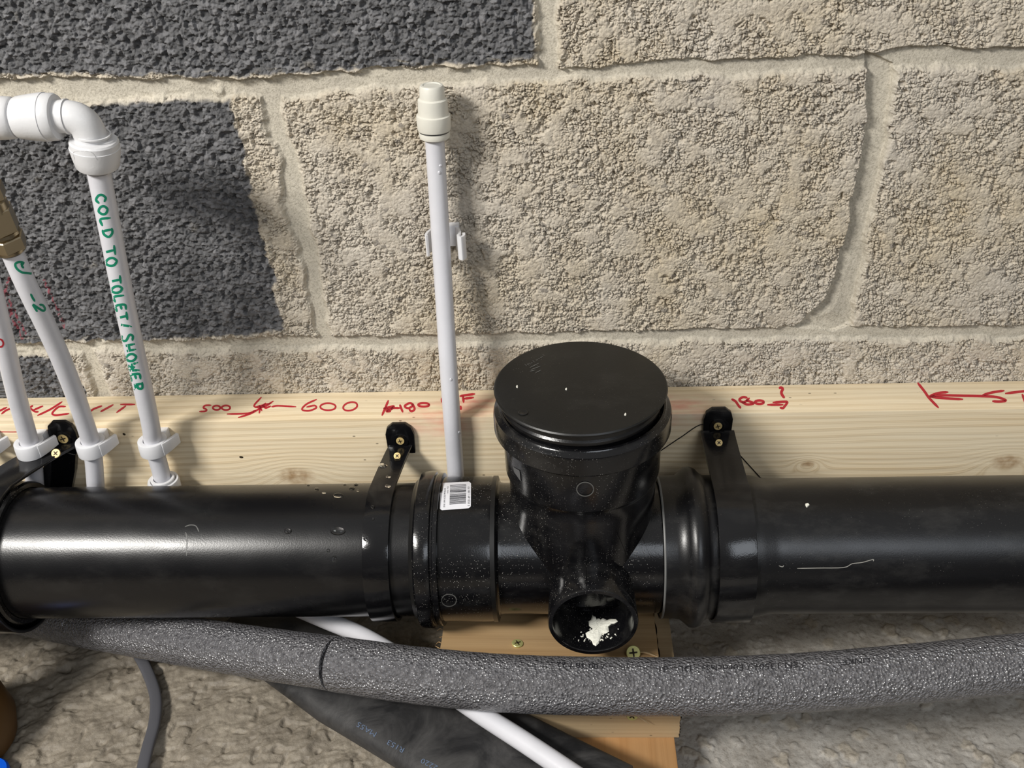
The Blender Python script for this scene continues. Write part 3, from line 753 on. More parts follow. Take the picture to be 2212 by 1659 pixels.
# access cap sitting in the upright socket
cap = thing('access_cap', 'round black access cap on top of the upright socket', 'pipe cap', (RX-0.0013, RY, ZJ+0.004))
CX = RX-0.0013
def lc(profile, closed=False): return lathe([(z+ZJ, r) for z, r in profile], (CX, RY, 0), (0, 0, 1), 160, closed=closed, up=(0, 1, 0))
lid = lc([(0.0246, 0.0), (0.0246, 0.0628), (0.0252, 0.0642), (0.0266, 0.0646), (0.0276, 0.0638), (0.0281, 0.0622), (0.0281, 0.0)])
obj('lid', lid, MAT['lid'], cap, angle=28)
obj('neck', lc([(0.0040, 0.055), (0.0040, 0.0585), (0.0140, 0.0590), (0.0150, 0.0605), (0.0175, 0.0608), (0.0190, 0.0594), (0.0247, 0.0594), (0.0247, 0.055)], closed=True), MAT['pipe'], cap, angle=28)
lb = bvh(lid)
mk = Z([[(370, 520), (420, 565)], [(430, 510), (480, 550)], [(425, 535), (470, 500)], [(480, 490), (520, 530)], [(520, 480), (540, 500), (555, 480)], [(560, 430), (610, 475)], [(640, 410), (665, 440)], [(660, 395), (690, 425)],
        [(690, 375), (715, 400), (730, 380)], [(740, 350), (760, 370), (775, 345)], [(780, 330), (800, 350)], [(800, 285), (840, 320)]], 1100, 740, 11.06)
obj('embossed_lettering', strokes(lb, mk, 0.9, 0.0002, 2, 2), MAT['dustline'], cap)
obj('embossed_lettering', strokes(lb, Z([[(500, 600), (700, 500)], [(520, 650), (740, 570)], [(500, 690), (620, 660)], [(640, 720), (750, 665)]], 1100, 740, 11.06), 1.6, 0.0002, 2, 2), MAT['dustline'], cap)
dm = onZ(1130, 892, ZJ+0.0281)
obj('vent_dimple', lathe([(0, 0.0), (0, 0.0032), (0.0006, 0.0036), (0.0009, 0.0030), (0.0003, 0.0)], dm, (0, 0, 1), 24), MAT['rubber'], cap)

# plaster in the side inlet
def lump(name, outline, zoff, label, surf, th=0.0025, group=None):
    c = Vector((sum(p[0] for p in outline)/len(outline), sum(p[1] for p in outline)/len(outline)))
    V = []; Fc = []; n = len(outline); rings = [1.0, 0.93, 0.7, 0.35]; hh = [0.0, 0.5, 0.9, 1.0]
    for k, r in enumerate(rings):
        for (x, y) in outline:
            q = c+(Vector((x, y))-c)*r
            V.append(hit(surf, q.x, q.y, 0.0001+th*hh[k]*random.uniform(0.7, 1.1)))
    V.append(hit(surf, c.x, c.y, th))
    if any(v is None for v in V): return None
    for k in range(len(rings)-1):
        for i in range(n): j = (i+1) % n; Fc.append((k*n+i, k*n+j, (k+1)*n+j, (k+1)*n+i))
    for i in range(n): Fc.append(((len(rings)-1)*n+i, (len(rings)-1)*n+(i+1) % n, len(V)-1))
    Fc.append(tuple(range(n))[::-1])
    o = obj(name, (V, Fc), MAT['putty']); return tag(o, label, 'debris', group)
bb = bvh(boss)
PO = [(1120+x/6.637, 1200+y/6.637) for x, y in [(1055, 855), (1105, 880), (1075, 915), (1150, 900), (1190, 920), (1215, 900), (1280, 930), (1330, 910), (1400, 915), (1425, 945), (1380, 975), (1330, 985), (1285, 1020),
      (1300, 1090), (1250, 1120), (1210, 1125), (1180, 1180), (1150, 1260), (1110, 1300), (1070, 1280), (1050, 1230), (1020, 1200), (980, 1180), (960, 1120), (1000, 1130), (1040, 1150), (1080, 1110), (1060, 1050), (1010, 1010), (1005, 945), (1040, 920)]]
lump('plaster_lump', PO, 0, 'crumbly white plaster lump lying inside the open side inlet', bb, 0.0022)
rc_ = random.Random(3)
for k in range(70):
    a = rc_.uniform(0, 1); px = 1120+rc_.gauss(1080, 170)/6.637; py = 1200+rc_.gauss(1180, 60)/6.637
    s = rc_.uniform(0.6, 2.0)
    pts = [(px+s*math.cos(t)*rc_.uniform(.6, 1.2), py+s*math.sin(t)*rc_.uniform(.6, 1.2)) for t in [0, 1.1, 2.2, 3.3, 4.4, 5.4]]
    ok = ((px-1281)/80)**2+((py-1343)/50)**2 < 1
    if ok: lump('plaster_crumb', pts, 0, 'tiny white plaster crumb scattered inside the open side inlet', bb, 0.0005, 'plaster crumbs inside the side inlet')
for (px, py, s, surf, lab) in [(1744, 1091, 5.0, bvh(prr), 'white flake on top of the right-hand soil pipe'), (1351, 896, 3.2, lb, 'white crumb near the front right rim of the access cap'),
                               (1255, 967, 3.2, bvh(ringp), 'white crumb on the collar just below the access cap'), (1223, 841, 2.4, lb, 'white fleck near the middle of the access cap lid'),
                               (1117, 836, 2.4, lb, 'white fleck near the left rim of the access cap lid'), (7, 1291, 3.0, bvh(ls), 'white speck on the socket at the left frame edge')]:
    pts = [(px+s*math.cos(t)*random.uniform(.6, 1.1), py+s*math.sin(t)*random.uniform(.7, 1.3)) for t in [0, .9, 1.8, 2.7, 3.6, 4.5, 5.4]]
    lump('plaster_flake', pts, 0, lab, surf, 0.0008)

# ================================================================== brackets
def screw(c, n, r, parent=None, mat='brassy', turn=0.3, name='screw', spin=(1, 0, 0)):
    n = Vector(n).normalized(); c = Vector(c)
    head = lathe([(-0.006, r*0.4), (-0.0005, r*0.95), (0.0003, r), (0.0007, r*0.93), (0.0008, r*0.5), (0.0008, 0.0)], c, n, 32)
    s = obj(name, head, MAT[mat], parent)
    x, y, a = frame(n, spin); V = []; Fc = []
    for k in range(4):
        t = turn+k*PI/2; d = x*math.cos(t)+y*math.sin(t); e = y*math.cos(t)-x*math.sin(t)
        b0 = len(V); w = r*0.14
        V += [c+a*0.00095-e*w, c+a*0.00095+e*w, c+a*0.00095+d*r*0.58+e*w*0.8, c+a*0.00095+d*r*0.58-e*w*0.8]; Fc.append((b0, b0+1, b0+2, b0+3))
    obj('cross_recess', (V, Fc), MAT['recess'], s, smooth=False)
    return s
def circ(a0, a1, r, n):                         # in the Y-Z plane round the pipe axis, angle 0 = towards the camera (-Y), 90 = up
    return [(PY-r*math.cos(math.radians(a0+(a1-a0)*k/n)), PZ+r*math.sin(math.radians(a0+(a1-a0)*k/n))) for k in range(n+1)]
def bracket(name, label, x0, x1, xt, ztop, rr, zscrew, zscrew2, sr=0.0036):
    t = thing(name, label, 'pipe bracket', ((x0+x1)/2, PY, PZ-0.06), None)
    yb = -TT-0.0035; z0 = ztop
    # strap: down the timber, out over the pipe, round the front and under
    arc = circ(97, -150, rr, 72)
    p0 = (yb, zscrew-0.006); p2 = arc[0]; t2 = (arc[0][0]-arc[1][0], arc[0][1]-arc[1][1]); L_ = math.hypot(*t2)
    p1 = (yb-0.004, min(p2[1]+0.004, zscrew-0.010))
    prof = [((1-u)**2*p0[0]+2*u*(1-u)*p1[0]+u*u*p2[0], (1-u)**2*p0[1]+2*u*(1-u)*p1[1]+u*u*p2[1]) for u in [k/9 for k in range(9)]]+arc
    n = len(prof); na = 9/(n-1)
    xm = (x0+x1)/2; hw = (x1-x0)/2
    xc = lambda s: xm+(xt-xm)*max(0.0, 1-s/na)
    st = band(prof, 0.0030, lambda s: xc(s)-hw, lambda s: xc(s)+hw)
    so = obj('strap', st, MAT['strap'], t, bevel=0.0005, angle=40)
    # tab on the timber
    w = 0.0125; V = []; Fc = []
    out = [(-w*0.95, -0.014), (-w, 0.006), (-w*0.85, 0.013), (-w*0.45, 0.0172), (w*0.45, 0.0172), (w*0.85, 0.013), (w, 0.006), (w*0.95, -0.014)]
    for yy in (-TT-0.0002, -TT-0.0042):
        for a, b_ in out: V.append(Vector((xt+a, yy, zscrew+b_)))
    m = len(out)
    for i in range(m): Fc.append((i, (i+1) % m, m+(i+1) % m, m+i))
    Fc += [tuple(range(m)), tuple(range(m, 2*m))[::-1]]
    obj('fixing_tab', (V, Fc), MAT['strap'], t, bevel=0.0008)
    obj('screw_boss', lathe([(0, 0.0072), (0.0012, 0.0068), (0.0013, 0.0048), (0.0004, 0.0044), (0.0004, 0)], (xt, -TT-0.0042, zscrew), (0, -1, 0), 32), MAT['strap'], t)
    screw((xt, -TT-0.0048, zscrew), (0, -1, 0.1), sr, t)
    q = prof[4]; screw((xt-0.0010, q[0]-0.0024, q[1]+0.0030), (0, -0.75, 0.66), sr*0.85, t, turn=0.8)
    return t, st
zc = ZJ-0.0725
bC, stC = bracket('pipe_bracket', 'wet black bracket strapping the soil pipe just left of the branch fitting', -0.1560, -0.1355, -0.1382, 0, 0.0578, zc, zc-0.0195)
bR, stR = bracket('pipe_bracket', 'dusty black bracket around the socket of the right-hand soil pipe', 0.1205, 0.1490, 0.1336, 0, 0.0606, ZJ-0.0619, ZJ-0.0815)
bL, stL = bracket('pipe_bracket', 'black bracket at the left frame edge between two white pipes', -0.4880, -0.4530, -0.4344, 0, 0.0655, ZJ-0.0647, ZJ-0.0835, 0.0047)
wp_ = [(118, 958), (170, 972), (168, 1010), (158, 1062), (60, 1066), (40, 1050), (100, 1000)]
V = [onY(x, y, -TT-0.0004) for x, y in wp_]+[Vector((p.x, -TT-0.0075, p.z)) for p in [onY(x, y, -TT-0.0004) for x, y in wp_]]
m = len(wp_)
obj('web', (V, [tuple(range(m)), tuple(range(m, 2*m))[::-1]]+[(i, (i+1) % m, m+(i+1) % m, m+i) for i in range(m)]), MAT['strap'], bL, smooth=False, bevel=0.0008)

# ================================================================== white water pipes
def clip(px, py, label, Yp, xoff=0):
    c = onY(px, py, Yp); r = 0.0078; ro = 0.0126; hgt = 0.0064
    t = thing('pipe_clip', label, 'pipe clip', (c.x, -TT, c.z-hgt), 'white pipe clips on the batten')
    V, Fc = lathe([(-hgt, r), (-hgt, ro), (hgt*0.2, ro), (hgt, ro*0.97), (hgt, r)], c, (0, 0, 1), 40, closed=True, up=(0, 1, 0))
    obj('collar', (V, Fc), MAT['nylon'], t, bevel=0.0006)
    L = abs(-TT-(c.y+ro*0.75))
    base = join(box(c.x-0.0085, c.x+0.0085, c.y+ro*0.75, -TT-0.0003, c.z-hgt, c.z+hgt))
    obj('base', base, MAT['nylon'], t, bevel=0.0008)
    V = []; P_ = catmull([(0.0095, -0.0065, 0), (0.0130, -0.0010, 0), (0.0160, 0.0050, 0), (0.0185, 0.0105, 0)], 4); m_ = len(P_)
    for k, p in enumerate(P_):
        nn = Vector((0.86, -0.5, 0))*0.0016
        for q in (p-nn, p+nn):
            for zz in (-hgt*0.95+0.002*k/m_, hgt*0.95-0.001*k/m_): V.append(Vector((c.x+q.x, c.y+q.y, c.z+zz)))
    Fc = []
    for k in range(m_-1):
        a = k*4; e = a+4; Fc += [(a, a+1, e+1, e), (a+2, e+2, e+3, a+3), (a, e, e+2, a+2), (a+1, a+3, e+3, e+1)]
    Fc += [(0, 2, 3, 1), ((m_-1)*4, (m_-1)*4+1, (m_-1)*4+3, (m_-1)*4+2)]
    obj('latch', (V, Fc), MAT['nylon'], t, bevel=0.0005)
    return c
YC = -0.0625
c1 = clip(66, 966, 'white clip on the leftmost white pipe, left of the black bracket tab', YC)
c2 = clip(198, 964, 'white clip on the middle left pipe, right of the black bracket tab', YC)
c3 = clip(332, 962, 'white clip on the green lettered pipe above its coupling', YC)
c0 = clip(-38, 968, 'white clip cut off by the left frame edge', YC)
# pipe 3: COLD TO TOLET / SHOWER
pA = onY(213, 370, -0.100); pB = onY(322, 900, -0.068)
path3 = catmull([pA, pA.lerp(pB, 0.5)+Vector((0, -0.002, 0)), pB, c3, onY(352, 1040, -0.0590), onY(356, 1110, -0.0540)], 8)
p3 = tube(path3, [0.0079-0.0004*min(1, k/16) for k in range(len(path3))], 40)
o3 = tag(obj('water_pipe', p3, MAT['white'], origin=path3[-1]), 'white water pipe with long green handwriting below the white elbow', 'pipe')
P3 = bvh(p3)
seq = [('COLD', (216, 420), 25), ('TO', (234, 533), 24), ('TOLET/', (247, 598), 20), ('SHOWER', (273, 722), 21.5)]
L3 = []
for txt, st, adv in seq:
    L3 += glyphs(txt, st, (110, 530), 23 if txt != 'SHOWER' else 24, adv, len(txt))
obj('marker_writing', strokes(P3, L3, 5.4, 0.00012), MAT['green'], o3)
# pipe 2
path2 = catmull([onY(26, 545, -0.115), onY(60, 622, -0.110), onY(100, 705, -0.100), onY(138, 790, -0.088), onY(172, 880, -0.073), c2, onY(206, 1040, -0.0590), onY(210, 1110, -0.0540)], 8)
p2 = tube(path2, 0.0075, 40)
o2 = tag(obj('water_pipe', p2, MAT['white'], origin=path2[-1]), 'white water pipe curving down from the brass valve, marked in green', 'pipe')
L2 = Z([[(268, 972), (215, 965), (172, 985), (185, 1035), (240, 1078), (300, 1088), (372, 1098)], [(235, 990), (262, 975), (245, 1005), (262, 1030)], [(345, 1325), (368, 1370), (388, 1402)],
        [(415, 1518), (392, 1480), (370, 1442), (430, 1482), (485, 1512), (503, 1488), (480, 1450), (445, 1442)]], 0, 380, 5.19)
obj('marker_writing', strokes(bvh(p2), L2, 5.0, 0.00012), MAT['green'], o2)
# pipe 1
path1 = catmull([onY(-50, 500, -0.120), onY(-22, 610, -0.105), onY(5, 720, -0.090), onY(35, 850, -0.073), c1, onY(75, 1040, -0.0590), onY(78, 1110, -0.0540)], 8)
p1 = tube(path1, 0.0075, 40)
o1 = tag(obj('water_pipe', p1, MAT['white'], origin=path1[-1]), 'white water pipe nearest the left frame edge with a red pen mark', 'pipe')
obj('marker_writing', strokes(bvh(p1), Z([[(-10, 440), (12, 445), (24, 470), (14, 492), (-8, 496)]], 0, 600, 3.318), 4.0, 0.00012), MAT['red'], o1)
# middle pipe
pm = [onY(937, 268, -0.0205), onY(945, 400, -0.020), onY(957, 600, -0.028), onY(969, 800, -0.045), onY(976, 900, -0.0525), onY(983, 1000, -0.0525), onY(990, 1110, -0.0525)]
pmm = catmull(pm, 8); ptm = tube(pmm, 0.00735, 40)
om = tag(obj('water_pipe', ptm, MAT['white'], origin=pmm[-1]), 'white capped pipe standing alone against the pale blocks', 'pipe')
d = (pm[0]-pm[1]).normalized(); b0 = onY(939, 296, -0.0205)
cp = lathe([(0.0, 0.0078), (0.0, 0.0112), (0.0020, 0.0117), (0.0045, 0.0112), (0.0048, 0.0104), (0.0056, 0.0104), (0.0058, 0.0122), (0.0075, 0.0126), (0.0150, 0.0128), (0.0168, 0.0126), (0.0175, 0.0113), (0.0185, 0.0112), (0.0270, 0.0110), (0.0285, 0.0108),
            (0.0295, 0.0094), (0.0375, 0.0090), (0.0388, 0.0082), (0.0390, 0.0066), (0.0384, 0.0060), (0.0384, 0.0)], b0, d, 64)
tag(obj('stop_end', cp, MAT['cream'], om), 'cream stepped stop end')
obj('stop_end_seal', lathe([(0.0044, 0.0100), (0.0044, 0.0113), (0.0060, 0.0113), (0.0060, 0.0100)], b0, d, 48, closed=True), MAT['dustline'], om)
# clip behind the middle pipe
cw = onY(960, 524, -0.012)
t = thing('pipe_clip', 'open white pipe clip on the pale wall behind the lone capped pipe', 'pipe clip', (cw.x, -0.002, cw.z-0.008))
obj('base', box(cw.x-0.0110, cw.x+0.0120, -0.0070, 0.0015, cw.z-0.0060, cw.z+0.0120), MAT['nylon'], t, bevel=0.001)
def hookv(sx, depth, curl, z0, z1):
    prof = [(0.0095*sx, -0.006), (0.0125*sx, -0.012), (0.0135*sx, -0.018), (0.0125*sx, -depth)] + ([(0.0150*sx, -depth-0.003), (0.0172*sx, -depth+0.001), (0.0165*sx, -depth+0.005)] if curl else [])
    P_ = catmull([(a, b_, 0) for a, b_ in prof], 5); V = []; Fc = []; n = len(P_)
    for i, p in enumerate(P_):
        dd_ = (P_[min(i+1, n-1)]-P_[max(i-1, 0)]).normalized(); nn = Vector((-dd_.y, dd_.x, 0))
        for s_ in (-1, 1):
            for zz in (z0, z1): q = p+nn*0.0010*s_; V.append(Vector((cw.x+q.x, q.y, cw.z+zz)))
    for i in range(n-1):
        s_ = i*4; e = s_+4
        Fc += [(s_, s_+1, e+1, e), (s_+2, e+2, e+3, s_+3), (s_, e, e+2, s_+2), (s_+1, s_+3, e+3, e+1)]
    Fc += [(0, 2, 3, 1), ((n-1)*4, (n-1)*4+1, (n-1)*4+3, (n-1)*4+2)]
    return V, Fc
obj('left_arm', hookv(-1, 0.020, False, -0.008, 0.010), MAT['nylon'], t)
obj('right_hook', hookv(1, 0.023, True, -0.009, 0.011), MAT['nylon'], t)
# elbow at the top left
dn = (pB-pA).normalized(); E0 = onY(196, 262, -0.103)
axd = (onY(213, 370, -0.100)-E0).normalized(); lf = Vector((-1, -0.02, 0.015)).normalized()
el = thing('elbow_fitting', 'white push-fit elbow at the top of the green lettered pipe', 'pipe fitting', E0)
hub = E0+Vector((-0.0035, 0, 0.0035))
ep = catmull([hub+lf*0.022, hub+lf*0.012, hub+lf*0.004+axd*0.002+Vector((0.0, 0, -0.0003)), hub+axd*0.009+lf*-0.001, E0+axd*0.020], 8)
obj('bend', tube(ep, 0.0108, 40), MAT['white_matt'], el)
obj('bend_rib', join(lathe([(0.0, 0.0105), (0.0, 0.0116), (0.0012, 0.0116), (0.0012, 0.0105)], E0+axd*0.0085, axd, 40, closed=True), lathe([(0.0, 0.0105), (0.0, 0.0116), (0.0012, 0.0116), (0.0012, 0.0105)], hub+lf*0.0105, lf, 40, closed=True)), MAT['white_matt'], el)
colp_ = [(0.0, 0.0100), (0.0003, 0.0140), (0.0015, 0.0149), (0.0050, 0.0150), (0.0052, 0.0154), (0.0075, 0.0152), (0.0125, 0.0144), (0.0178, 0.0133), (0.0188, 0.0126), (0.0190, 0.0079)]
colp = [(h*1.07, r*1.07 if k < 9 else r) for k, (h, r) in enumerate(colp_)]
obj('lower_collar', lathe(colp, E0+axd*0.0125, axd, 64), MAT['white_matt'], el)
obj('side_collar', lathe([(h*1.35, r*0.97) for h, r in colp], hub+lf*0.0175, lf, 64), MAT['white_matt'], el)
cb = bvh(lathe(colp, E0+axd*0.0125, axd, 64))
obj('moulded_panel_line', strokes(cb, Z([[(535, 745), (532, 690), (650, 690), (697, 748)]], 0, 120, 3.318), 1.2, 0.0001), plain('faint_grey_line', (0.5, 0.5, 0.5), 0.5), el)
tc = hub+lf*0.0465
tf = thing('push_fit_fitting', 'white push-fit fitting cut off by the left frame edge beside the elbow', 'pipe fitting', tc)
obj('body', lathe([(0, 0.0079), (0.0002, 0.0128), (0.0012, 0.0136), (0.0060, 0.0140), (0.0280, 0.0146), (0.0300, 0.0140), (0.0302, 0.0)], tc, lf, 56), MAT['white_matt'], tf)
obj('release_ring', lathe([(-0.0035, 0.0079), (-0.0035, 0.0112), (0.0002, 0.0112), (0.0002, 0.0079)], tc, lf, 48, closed=True), MAT['white_matt'], tf)
# coupling under pipe 3
cc = onY(352, 1036, YC)
cpg = thing('pipe_coupling', 'white coupling at the foot of the green lettered pipe behind the soil pipe', 'pipe fitting', cc-Vector((0, 0, 0.03)))
obj('nut', lathe([(-0.016, 0.0135), (-0.002, 0.0137), (0.0, 0.0130), (0.0, 0.0110), (-0.002, 0.0104), (-0.002, 0.0078)], cc, (0, 0, 1), 48), MAT['white_matt'], cpg)
obj('release_collar', lathe([(-0.004, 0.0078), (-0.004, 0.0100), (0.0018, 0.0103), (0.0022, 0.0098), (0.0022, 0.0079)], cc, (0, 0, 1), 48, closed=True), MAT['white_matt'], cpg)
# brass valve
vd = (path2[0]-path2[6]).normalized(); v0 = onY(22, 537, -0.1155)
vt = thing('isolating_valve', 'tarnished brass isolating valve above the curved white pipe', 'valve', v0)
def hexp(base, axis, h0, h1, r):
    return lathe([(h0, r*0.92), (h0+0.0008, r), (h1-0.0008, r), (h1, r*0.92)], base, axis, 6, up=(0.2, 1, 0))
obj('compression_nut', hexp(v0, vd, 0.0010, 0.0110, 0.0128), MAT['brass'], vt, smooth=False)
obj('nut_ring', lathe([(-0.0010, 0.0078), (-0.0010, 0.0105), (0.0015, 0.0112), (0.0015, 0.0078)], v0, vd, 40, closed=True), MAT['brass'], vt)
obj('body', join(lathe([(0.0105, 0.0098), (0.0130, 0.0115), (0.0150, 0.0110), (0.0155, 0.0095), (0.0300, 0.0092), (0.0310, 0.0110), (0.0380, 0.0108), (0.0400, 0.0090)], v0, vd, 40)), MAT['brass'], vt)
obj('flat_body', hexp(v0, vd, 0.0150, 0.0330, 0.0125), MAT['brass'], vt, smooth=False)
obj('slot_spindle', lathe([(0, 0.0050), (0.0030, 0.0050), (0.0035, 0.0044), (0.0035, 0)], v0+vd*0.024+Vector((-0.002, -0.0100, 0.002)), (-0.2, -1, 0.1), 28), MAT['brass'], vt)
obj('upper_nut', hexp(v0, vd, 0.0400, 0.0500, 0.0128), MAT['brass'], vt, smooth=False)

# ================================================================== foam insulation
FR = 0.0212
def fp(px, py, Y): return onY(px, py, Y)
ctr = [(-60, 1300, -0.050), (60, 1325, -0.075), (180, 1348, -0.100), (300, 1368, -0.128), (420, 1388, -0.155), (560, 1410, -0.180), (725, 1434, -0.208)]
ctr2 = [(725, 1434, -0.208), (880, 1456, -0.224), (1040, 1472, -0.233), (1200, 1480, -0.2375), (1440, 1483, -0.2385), (1700, 1476, -0.2385), (1960, 1456, -0.236), (2230, 1430, -0.232), (2600, 1390, -0.225)]
A1 = catmull([fp(*c) for c in ctr], 10); A2 = catmull([fp(*c) for c in ctr2], 10)
def foam_tube(P_, r, cut0, cut1):
    R = [r*(1+0.006*math.sin(i*1.7)) for i in range(len(P_))]
    V, Fc = tube(P_, R, 72, up=(0, 0, 1)); return V, Fc
f1m = foam_tube(A1, FR*0.985, 0, 0); f2m = foam_tube([A2[0]+(A2[1]-A2[0])*0.03]+A2[1:], FR, 0, 0)
tag(obj('pipe_insulation', f1m, MAT['foam'], origin=A1[-1]-Vector((0, 0, FR))), 'short grey foam insulation length running back under the soil pipe, left of the butt joint', 'pipe insulation')
fo = tag(obj('pipe_insulation', f2m, MAT['foam'], origin=A2[20]-Vector((0, 0, FR))), 'long grey foam insulation length with printed text, right of the butt joint', 'pipe insulation')
FB = bvh(f2m)
# printed line, upside down: runs right to left
def fy(x): return float(np.interp(x, [1000, 1200, 1400, 1600, 1800, 1900], [1421, 1438, 1450, 1446, 1436, 1428]))
def ftext(txt, x_right, size, wide):
    return text_on(FB, txt, lambda a, b_: (x_right-a*wide, fy(x_right-a*wide)-size/2+b_*size*0.95), 0.0003)
for q_ in (ftext('LINKE', 1880, 17, 23), ftext('/ EN 13501 / Euroclass - DL - d1', 1738, 19, 24), ftext('/ 00 18 / 22 -', 1305, 17, 22)): obj('printed_text', q_, MAT['ink'], fo, smooth=False)

# ================================================================== timber packing under the fitting
MAT['block'] = wood('rough_sawn_block', (0.43, 0.29, 0.15), (0.24, 0.14, 0.06), 0, (), 70, 0.6, 1.1)
MAT['block2'] = wood('pale_sawn_block', (0.50, 0.38, 0.23), (0.28, 0.18, 0.09), 0, (), 60, 0.65, 0.8)
MAT['base'] = wood('orange_board', (0.44, 0.25, 0.11), (0.29, 0.14, 0.05), 1, (), 60, 0.5, 0.9)
zt = ZJ-0.1932
def rough_box(x0, x1, y0, y1, z0, z1, seed, ends=0.0008):
    rr = random.Random(seed); N = 26; V = []; Fc = []
    ring = [(y0, z0), (y1, z0), (y1, z1), (y0, z1)]
    pts = []
    for k in range(4):
        (a, b_), (c_, d_) = ring[k], ring[(k+1) % 4]
        for i in range(N): s = i/N; pts.append((a*(1-s)+c_*s, b_*(1-s)+d_*s))
    n = len(pts)
    for e, x in enumerate((x0, x1)):
        for p in pts: V.append(Vector((x+rr.uniform(-ends, ends), p[0], p[1])))
    for i in range(n): Fc.append((i, (i+1) % n, n+(i+1) % n, n+i))
    Fc += [tuple(range(n))[::-1], tuple(range(n, 2*n))]
    return V, Fc
pk = obj('timber_plank', rough_box(-0.1010, 0.0770, -0.2130, -0.0800, zt-0.0160, zt, 1), MAT['block'], smooth=False, origin=(-0.012, -0.15, zt-0.016))
tag(pk, 'sawn timber plank directly under the branch fitting, topmost of its stack', 'timber')
b1 = tag(obj('timber_block', rough_box(-0.0420, 0.0905, -0.2262, -0.0850, zt-0.0450, zt-0.0163, 2), MAT['block2'], smooth=False, origin=(0, -0.15, zt-0.045)),
         'timber block in the middle of the stack, its sawn end showing at right', 'timber')
zb = zt-0.0452
b2 = tag(obj('timber_board', box(-0.012, 0.0865, -0.345, -0.090, 0.0, zb), MAT['base'], origin=(0.03, -0.2, 0), bevel=0.001), 'orange toned board lying on the floor at the bottom of the stack', 'timber')
s1 = onZ(1118, 1391, zt); s1 = Vector((s1.x, s1.y, zt+0.0006)); screw(s1, (0.1, 0.12, 1), 0.0048, pk, 'greenscrew', 0.5)
s2 = onZ(1368, 1410, zt+0.003); screw(s2, (0.0, -0.62, 0.78), 0.0057, pk, 'greenscrew', 0.1)
s3 = onY(1152, 1559, -0.2262); screw(s3+Vector((0, 0.0002, 0)), (0.1, -1, 0.2), 0.0046, b1, 'greenscrew', 0.2)
s4 = onY(1366, 1546, -0.2262); screw(s4+Vector((0, 0.0002, 0)), (0, -1, 0.2), 0.0046, b1, 'greenscrew', 0.6)
def splinter(pts, parent, r=0.0006, mat='block2'):
    P_ = catmull(pts, 6); n = len(P_)
    obj('splinter', tube(P_, [r*(0.3+0.7*math.sin(PI*(i+0.5)/n)) for i in range(n)], 6), MAT[mat], parent)
splinter([s3+Vector(p) for p in [(0.004, -0.002, 0.001), (0.009, -0.006, 0.000), (0.014, -0.008, -0.006), (0.017, -0.008, -0.018), (0.018, -0.007, -0.024)]], b1)
splinter([s3+Vector(p) for p in [(0.006, -0.002, 0.002), (0.010, -0.005, -0.004), (0.006, -0.006, -0.012), (0.001, -0.004, -0.018)]], b1, 0.0005)
splinter([s2+Vector(p) for p in [(0.004, 0.001, -0.001), (0.010, 0.0005, -0.0005), (0.020, -0.003, -0.002)]], pk, 0.0008)
splinter([s4+Vector(p) for p in [(0.003, -0.001, 0.001), (0.008, -0.003, -0.001), (0.013, -0.004, -0.005)]], b1, 0.0007)
rs = random.Random(4)
for k in range(12):
    y = -0.145-0.007*k; p = Vector((-0.1012, y, zt-0.0005-rs.uniform(0, 0.002)))
    if y > -0.225: splinter([p, p+Vector((-0.002*rs.uniform(.6, 1.4), rs.uniform(-.002, .002), 0.0003)), p+Vector((-0.004*rs.uniform(.5, 1.3), rs.uniform(-.003, .003), 0.001))], pk, 0.0004, 'block')

# ================================================================== things lying on the floor
hz = [(520, 1345, 0.024), (640, 1405, 0.026), (800, 1490, 0.033), (1000, 1602, 0.052), (1120, 1668, 0.063), (1300, 1765, 0.066)]
HP = catmull([onZ(x, y, z) for x, y, z in hz], 10)
def flat_tube(P_, w, h, segs=48):
    V = []; Fc = []; n = len(P_)
    for i, p in enumerate(P_):
        d_ = (P_[min(i+1, n-1)]-P_[max(i-1, 0)]).normalized(); s_ = Vector((d_.y, -d_.x, 0)).normalized(); u_ = s_.cross(d_)
        if u_.z < 0: u_ = -u_
        for k in range(segs):
            t_ = 2*PI*k/segs; cs, sn = math.cos(t_), math.sin(t_)
            e = 0.72
            V.append(p+s_*(w[i]*math.copysign(abs(cs)**e, cs))+u_*(h[i]*math.copysign(abs(sn)**e, sn)))
    for i in range(n-1):
        for k in range(segs): k2 = (k+1) % segs; Fc.append((i*segs+k, i*segs+k2, (i+1)*segs+k2, (i+1)*segs+k))
    Fc += [tuple(range(segs))[::-1], tuple((n-1)*segs+k for k in range(segs))]
    return V, Fc
n = len(HP)
hw_ = [0.030+0.016*min(1, i/18) for i in range(n)]; hh_ = [0.015+0.001*math.sin(i*0.4) for i in range(n)]
hm = flat_tube(HP, hw_, hh_)
ho = tag(obj('flattened_hose', hm, MAT['hose'], origin=HP[0]), 'wide dusty black flattened hose with faint blue print on the floor', 'hose')
HB = bvh(hm)
def htext(txt, x0, y0, x1, y1, size):
    dx, dy = x1-x0, y1-y0; L = math.hypot(dx, dy); ux, uy = dx/L, dy/L
    # reads towards the upper left, upside down
    def fn(a, b_): return (x1-ux*a*size-(-uy)*0-uy*0+(-uy)*(-b_*size*0.8)*-1, y1-uy*a*size+(ux)*(b_*size*0.8))
    return text_on(HB, txt, fn, 0.0004)
for q_ in (htext('R153', 830, 1592, 876, 1618, 20), htext('2220', 898, 1630, 948, 1656, 20), htext('MA55', 770, 1556, 816, 1584, 20)): obj('printed_text', q_, MAT['bluetext'], ho, smooth=False)
